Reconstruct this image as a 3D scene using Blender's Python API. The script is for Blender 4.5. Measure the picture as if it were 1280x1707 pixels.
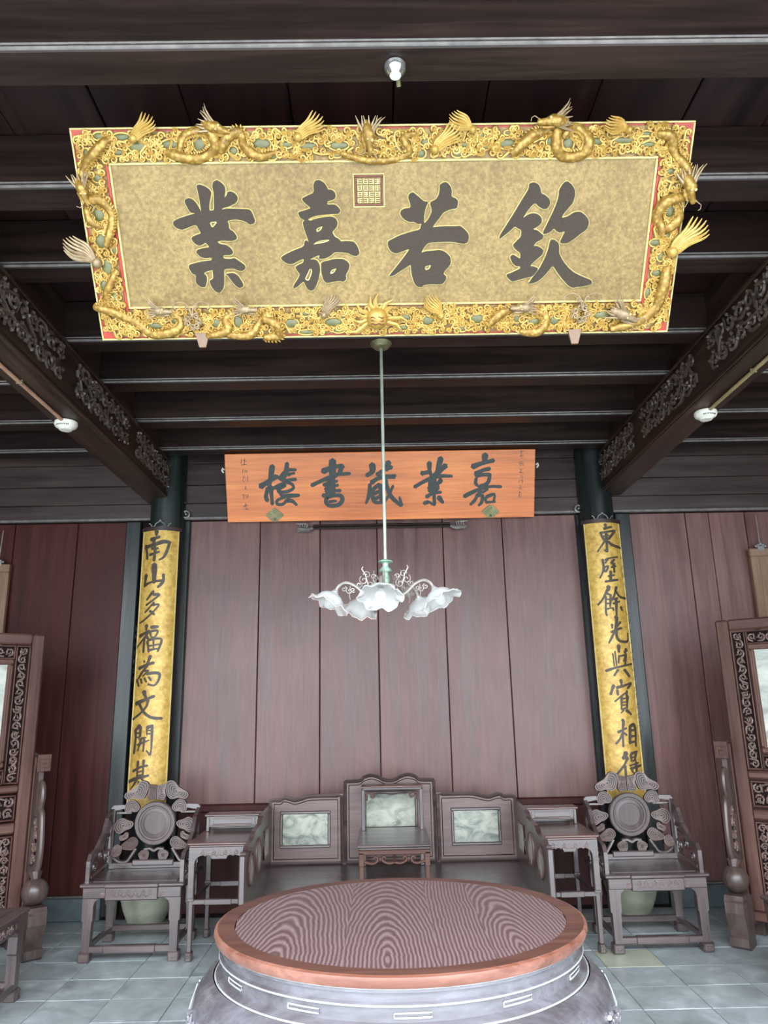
import bpy, bmesh, math, random
from mathutils import Vector, Matrix
from mathutils.geometry import tessellate_polygon
PI = math.pi
SC = bpy.context.scene
COL = SC.collection
for o in list(bpy.data.objects): bpy.data.objects.remove(o)

# ---------------------------------------------------------------- camera
P_, R_, Y_ = .25088, -.020035, .0105036
fw = Vector((math.sin(Y_)*math.cos(P_), math.cos(Y_)*math.cos(P_), math.sin(P_)))
r0 = Vector((math.cos(Y_), -math.sin(Y_), 0)); u0 = r0.cross(fw)
ri = math.cos(R_)*r0 + math.sin(R_)*u0; up = -math.sin(R_)*r0 + math.cos(R_)*u0
cd = bpy.data.cameras.new('camera'); cam = bpy.data.objects.new('camera', cd); COL.objects.link(cam)
m = Matrix.Identity(4)
for i in range(3): m[i][0] = ri[i]; m[i][1] = up[i]; m[i][2] = -fw[i]
m.translation = (0, 0, 1.6); cam.matrix_world = m
cd.sensor_fit = 'VERTICAL'; cd.sensor_height = 36; cd.lens = 1237.6/1707*36; cd.clip_start = .05
SC.camera = cam

# ---------------------------------------------------------------- world, light, exposure
w = bpy.data.worlds.new('overcast sky'); SC.world = w; w.use_nodes = True
bg = w.node_tree.nodes['Background']; bg.inputs[1].default_value = 3.4
_nt = w.node_tree; _g = _nt.nodes.new('ShaderNodeNewGeometry'); _s = _nt.nodes.new('ShaderNodeSeparateXYZ'); _r = _nt.nodes.new('ShaderNodeMapRange'); _c = _nt.nodes.new('ShaderNodeVectorMath')
_c.operation = 'SCALE'; _c.inputs[0].default_value = (.85, .935, 1)      # standard overcast sky: zenith three times the horizon
_nt.links.new(_g.outputs['Position'], _s.inputs[0]); _nt.links.new(_s.outputs['Z'], _r.inputs[0])
_r.inputs[1].default_value = 0; _r.inputs[2].default_value = 1; _r.inputs[3].default_value = .6; _r.inputs[4].default_value = 1.8
_nt.links.new(_r.outputs[0], _c.inputs['Scale']); _nt.links.new(_c.outputs[0], bg.inputs[0])
SC.view_settings.view_transform = 'Standard'; SC.view_settings.look = 'None'
SC.view_settings.gamma = 1; SC.view_settings.use_curve_mapping = False; SC.view_settings.exposure = 1.8
pl = bpy.data.lights.new('front_opening_portal', 'AREA'); pl.shape = 'RECTANGLE'; pl.size = 10.5; pl.size_y = 3.7
pl.cycles.is_portal = True
po = bpy.data.objects.new('front_opening_portal', pl); COL.objects.link(po); po.location = (0, .78, 1.85); po.rotation_euler = (PI/2, 0, 0)

# ---------------------------------------------------------------- helpers
def tagk(o, label=None, cat=None, group=None, kind=None):
    if label: o['label'] = label
    if cat: o['category'] = cat
    if group: o['group'] = group
    if kind: o['kind'] = kind
    return o
def thing(name, label, cat, loc=(0, 0, 0), rz=0, group=None):
    o = bpy.data.objects.new(name, None); COL.objects.link(o); o.location = loc; o.rotation_euler = (0, 0, rz)
    o.empty_display_size = .1
    return tagk(o, label, cat, group)
def copy_tree(o, parent=None):
    c = o.copy(); COL.objects.link(c)
    if parent: c.parent = parent
    for ch in list(o.children): copy_tree(ch, c)
    return c
ID = Matrix.Identity(4)
class M:
    def __init__(s, T=None): s.v = []; s.f = []; s.T = T or ID; s.sm = False
    def add(s, vs, fs):
        n = len(s.v); s.v += [s.T @ Vector(q) for q in vs]; s.f += [[n+i for i in q] for q in fs]; return s
    def box(s, x0, x1, y0, y1, z0, z1, c=None):
        if x1 < x0: x0, x1 = x1, x0
        if y1 < y0: y0, y1 = y1, y0
        if z1 < z0: z0, z1 = z1, z0
        d = min(x1-x0, y1-y0, z1-z0)
        if c is None: c = .004
        c = min(c, d*.3)
        V = []; idx = {}
        for i, x in enumerate((x0, x1)):
            for j, y in enumerate((y0, y1)):
                for k, z in enumerate((z0, z1)):
                    dx, dy, dz = c*(1-2*i), c*(1-2*j), c*(1-2*k)
                    for a, p in enumerate(((x, y+dy, z+dz), (x+dx, y, z+dz), (x+dx, y+dy, z))):
                        idx[i, j, k, a] = len(V); V.append(p)
        F = []
        for i in (0, 1): F.append([idx[i, j, k, 0] for j, k in ((0, 0), (1, 0), (1, 1), (0, 1))])
        for j in (0, 1): F.append([idx[i, j, k, 1] for i, k in ((0, 0), (1, 0), (1, 1), (0, 1))])
        for k in (0, 1): F.append([idx[i, j, k, 2] for i, j in ((0, 0), (1, 0), (1, 1), (0, 1))])
        for a in (0, 1):
            for b in (0, 1):
                F.append([idx[a, b, 0, 0], idx[a, b, 1, 0], idx[a, b, 1, 1], idx[a, b, 0, 1]])
                F.append([idx[a, 0, b, 0], idx[a, 1, b, 0], idx[a, 1, b, 2], idx[a, 0, b, 2]])
                F.append([idx[0, a, b, 1], idx[1, a, b, 1], idx[1, a, b, 2], idx[0, a, b, 2]])
        for i in (0, 1):
            for j in (0, 1):
                for k in (0, 1): F.append([idx[i, j, k, 0], idx[i, j, k, 1], idx[i, j, k, 2]])
        return s.add(V, F)
    def tube(s, pts, r, n=6, flat=1, nrm=None, cap=True):
        P = [Vector(p) for p in pts]; N = len(P)
        R = r if isinstance(r, (list, tuple)) else [r]*N
        V = []; prev = None
        for i in range(N):
            t = (P[min(i+1, N-1)]-P[max(i-1, 0)])
            if t.length < 1e-9: t = Vector((0, 0, 1))
            t.normalize()
            if nrm is not None: a = Vector(nrm)
            else:
                a = prev if prev is not None else (Vector((0, 0, 1)) if abs(t.z) < .8 else Vector((1, 0, 0)))
            b = t.cross(a); b.normalize(); a = b.cross(t); a.normalize(); prev = a
            for k in range(n):
                q = 2*PI*k/n; V.append(P[i] + b*(math.cos(q)*R[i]) + a*(math.sin(q)*R[i]*flat))
        F = [[i*n+k, i*n+(k+1) % n, (i+1)*n+(k+1) % n, (i+1)*n+k] for i in range(N-1) for k in range(n)]
        if cap: F += [list(range(n))[::-1], [(N-1)*n+k for k in range(n)]]
        return s.add(V, F)
    def lathe(s, prof, n=32, cx=0, cy=0, sx=1, a0=0, a1=2*PI, wob=None, cap=True):
        full = abs(a1-a0-2*PI) < 1e-6; m_ = n if full else n+1; V = []
        for r, z in prof:
            for k in range(m_):
                a = a0+(a1-a0)*k/n; rr = r*(wob(a, z) if wob else 1)
                V.append((cx+rr*math.cos(a)*sx, cy+rr*math.sin(a), z))
        F = []
        for i in range(len(prof)-1):
            for k in range(n):
                k2 = (k+1) % m_; F.append([i*m_+k, i*m_+k2, (i+1)*m_+k2, (i+1)*m_+k])
        if full and cap:
            if prof[0][0] > 1e-5: F.append(list(range(m_))[::-1])
            if prof[-1][0] > 1e-5: F.append([(len(prof)-1)*m_+k for k in range(m_)])
        return s.add(V, F)
    def ball(s, c, rx, ry=None, rz=None, n=10, h=6):
        ry = ry or rx; rz = rz or rx; V = [(c[0], c[1], c[2]-rz)]
        for i in range(1, h):
            a = PI*i/h
            for k in range(n): V.append((c[0]+rx*math.sin(a)*math.cos(2*PI*k/n), c[1]+ry*math.sin(a)*math.sin(2*PI*k/n), c[2]-rz*math.cos(a)))
        V.append((c[0], c[1], c[2]+rz)); F = []
        for k in range(n):
            F.append([0, 1+(k+1) % n, 1+k])
            for i in range(h-2): F.append([1+i*n+k, 1+i*n+(k+1) % n, 1+(i+1)*n+(k+1) % n, 1+(i+1)*n+k])
            F.append([len(V)-1, 1+(h-2)*n+k, 1+(h-2)*n+(k+1) % n])
        return s.add(V, F)
    def prism(s, poly, d0, d1, holes=(), mp=None):
        """flat outline (2D) extruded from depth d0 to d1; mp(u,v,d)->xyz, default u=x, v=z, d=y"""
        mp = mp or (lambda u, v, d: (u, d, v))
        loops = [list(poly)]+[list(h) for h in holes]
        tri = tessellate_polygon([[Vector((p[0], p[1], 0)) for p in L] for L in loops])
        fl = [p for L in loops for p in L]; n = len(fl)
        V = [mp(p[0], p[1], d0) for p in fl]+[mp(p[0], p[1], d1) for p in fl]
        F = [list(t) for t in tri]+[[n+i for i in reversed(t)] for t in tri]
        o = 0
        for L in loops:
            k = len(L)
            for i in range(k): a, b = o+i, o+(i+1) % k; F.append([a, b, n+b, n+a])
            o += k
        return s.add(V, F)
    def frame(s, x0, x1, z0, z1, w, y0, y1, c=None):
        s.box(x0, x1, y0, y1, z1-w, z1, c); s.box(x0, x1, y0, y1, z0, z0+w, c)
        s.box(x0, x0+w, y0, y1, z0+w, z1-w, c); s.box(x1-w, x1, y0, y1, z0+w, z1-w, c); return s
    def build(s, name, mat, parent=None, smooth=False, kind=None, label=None):
        me = bpy.data.meshes.new(name); me.from_pydata([tuple(q) for q in s.v], [], s.f)
        bm = bmesh.new(); bm.from_mesh(me); bmesh.ops.recalc_face_normals(bm, faces=bm.faces); bm.to_mesh(me); bm.free()
        if smooth or s.sm:
            me.polygons.foreach_set('use_smooth', [True]*len(me.polygons))
            if smooth != 'all' : me.set_sharp_from_angle(angle=math.radians(40))
        me.materials.append(mat); me.update()
        o = bpy.data.objects.new(name, me); COL.objects.link(o)
        if parent: o.parent = parent
        if kind: o['kind'] = kind
        if label: o['label'] = label
        return o
def catmull(p, n=4):
    if len(p) < 3:
        return [tuple(p[0][k]+(p[1][k]-p[0][k])*i/n for k in range(len(p[0]))) for i in range(n+1)]
    o = []
    for i in range(len(p)-1):
        a, b, c, d = p[max(i-1, 0)], p[i], p[i+1], p[min(i+2, len(p)-1)]
        for j in range(n):
            t = j/n
            o.append(tuple(.5*((2*b[k])+(-a[k]+c[k])*t+(2*a[k]-5*b[k]+4*c[k]-d[k])*t*t+(-a[k]+3*b[k]-3*c[k]+d[k])*t**3) for k in range(len(b))))
    o.append(tuple(p[-1])); return o
def brush(mb, strokes, mp, d=.0, th=.002, n=3):
    """brush strokes as thin inlaid slabs: each stroke a widened, tapered band with rounded ends"""
    for si, (flat, wd) in enumerate(strokes):
        pts = [(flat[i], flat[i+1]) for i in range(0, len(flat), 2)]
        q = catmull(pts, n); N = len(q); L = []; Rr = []
        for i in range(N):
            a, b = q[max(i-1, 0)], q[min(i+1, N-1)]
            tx, ty = b[0]-a[0], b[1]-a[1]; l = math.hypot(tx, ty) or 1; tx /= l; ty /= l
            t = i/(N-1); ww = wd/2*(1.08-.28*t+.12*math.sin(t*PI*2+si))
            L.append((q[i][0]-ty*ww, q[i][1]+tx*ww)); Rr.append((q[i][0]+ty*ww, q[i][1]-tx*ww))
            if i == 0: s0 = (q[0][0]-tx*ww*.7, q[0][1]-ty*ww*.7)
            if i == N-1: s1 = (q[i][0]+tx*ww*.8, q[i][1]+ty*ww*.8)
        poly = [s0]+L+[s1]+Rr[::-1]
        e = d+th+si*.00004; k = len(poly)
        # quads strip top + sides
        V = [mp(p[0], p[1], e) for p in poly]+[mp(p[0], p[1], d) for p in poly]
        F = [[0, 1, k-1]]+[[1+i, 2+i, k-2-i, k-1-i] for i in range(N-1)]+[[N, N+1, N+2]]
        F += [[i, (i+1) % k, k+(i+1) % k, k+i] for i in range(k)]
        mb.add(V, F)

# ---------------------------------------------------------------- materials
def mat(name, rough=.5, metal=0, coat=0, spec=.5):
    m_ = bpy.data.materials.new(name); m_.use_nodes = True; nt = m_.node_tree; b = nt.nodes['Principled BSDF']
    b.inputs['Roughness'].default_value = rough; b.inputs['Metallic'].default_value = metal
    b.inputs['Coat Weight'].default_value = coat; b.inputs['Coat Roughness'].default_value = .25
    b.inputs['Specular IOR Level'].default_value = spec
    return m_, nt, b
def N_(nt, t, **k):
    n = nt.nodes.new(t)
    for a, b in k.items(): setattr(n, a, b)
    return n
def ramp(nt, src, stops):
    r = N_(nt, 'ShaderNodeValToRGB'); el = r.color_ramp.elements
    while len(el) < len(stops): el.new(.5)
    for e, (p, c) in zip(el, stops): e.position = p; e.color = (*c, 1)
    nt.links.new(src, r.inputs[0]); return r
def coords(nt, scale=(1, 1, 1), rnd=True, kind='Object'):
    tc = N_(nt, 'ShaderNodeTexCoord'); mp = N_(nt, 'ShaderNodeMapping'); mp.inputs['Scale'].default_value = scale
    if rnd:
        oi = N_(nt, 'ShaderNodeObjectInfo'); mu = N_(nt, 'ShaderNodeMath', operation='MULTIPLY'); mu.inputs[1].default_value = 37.3
        ad = N_(nt, 'ShaderNodeVectorMath', operation='ADD')
        nt.links.new(oi.outputs['Random'], mu.inputs[0]); nt.links.new(tc.outputs[kind], ad.inputs[0]); nt.links.new(mu.outputs[0], ad.inputs[1])
        nt.links.new(ad.outputs[0], mp.inputs[0])
    else: nt.links.new(tc.outputs[kind], mp.inputs[0])
    return mp.outputs[0]
def noise(nt, vec, sc, det=4, rg=.55, dist=0):
    n = N_(nt, 'ShaderNodeTexNoise'); n.inputs['Scale'].default_value = sc; n.inputs['Detail'].default_value = det
    n.inputs['Roughness'].default_value = rg; n.inputs['Distortion'].default_value = dist; nt.links.new(vec, n.inputs['Vector']); return n.outputs[0]
def bump(nt, b, h, st=.2, dist=.01):
    n = N_(nt, 'ShaderNodeBump'); n.inputs['Strength'].default_value = st; n.inputs['Distance'].default_value = dist
    nt.links.new(h, n.inputs['Height']); nt.links.new(n.outputs[0], b.inputs['Normal'])
def wood(name, c0, c1, c2, axis='z', rough=.42, sc=1, coat=0, spec=.5, bst=.15, rv=.18):
    m_, nt, b = mat(name, rough, 0, coat, spec)
    s = {'x': (.5, 9, 9), 'y': (9, .5, 9), 'z': (9, 9, .5)}[axis]
    v = coords(nt, tuple(q*sc for q in s))
    n1 = noise(nt, v, 1.6, 5, .6, .6); v2 = coords(nt, tuple(q*sc*4 for q in s)); n2 = noise(nt, v2, 2.5, 3, .6)
    v3 = coords(nt, (1.3, 1.3, 1.3)); n3 = noise(nt, v3, 1.1, 3)
    mx = N_(nt, 'ShaderNodeMath', operation='MULTIPLY_ADD'); nt.links.new(n2, mx.inputs[0]); mx.inputs[1].default_value = .45; nt.links.new(n1, mx.inputs[2])
    m2 = N_(nt, 'ShaderNodeMath', operation='MULTIPLY_ADD'); nt.links.new(n3, m2.inputs[0]); m2.inputs[1].default_value = .5; nt.links.new(mx.outputs[0], m2.inputs[2])
    r = ramp(nt, m2.outputs[0], [(.7, c0), (.95, c1), (1.25 if False else 1.0, c2)])
    mr = N_(nt, 'ShaderNodeMapRange'); nt.links.new(m2.outputs[0], mr.inputs[0])
    mr.inputs[1].default_value = .6; mr.inputs[2].default_value = 1.3; mr.inputs[3].default_value = 0; mr.inputs[4].default_value = 1
    nt.links.new(mr.outputs[0], r.inputs[0]); r.color_ramp.elements[0].position = .15; r.color_ramp.elements[1].position = .5; r.color_ramp.elements[2].position = .85
    nt.links.new(r.outputs[0], b.inputs['Base Color'])
    rr = N_(nt, 'ShaderNodeMapRange'); nt.links.new(n1, rr.inputs[0]); rr.inputs[1].default_value = .3; rr.inputs[2].default_value = .7
    rr.inputs[3].default_value = rough-rv*.5; rr.inputs[4].default_value = rough+rv*.5; nt.links.new(rr.outputs[0], b.inputs['Roughness'])
    bump(nt, b, mx.outputs[0], bst, .004); return m_
def plain(name, c, rough=.5, metal=0, var=.15, sc=12, bst=0, coat=0):
    m_, nt, b = mat(name, rough, metal, coat)
    n = noise(nt, coords(nt, (1, 1, 1)), sc, 4)
    r = ramp(nt, n, [(.3, tuple(q*(1-var) for q in c)), (.7, tuple(min(1, q*(1+var)) for q in c))])
    nt.links.new(r.outputs[0], b.inputs['Base Color'])
    if bst: bump(nt, b, n, bst, .004)
    return m_
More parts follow.
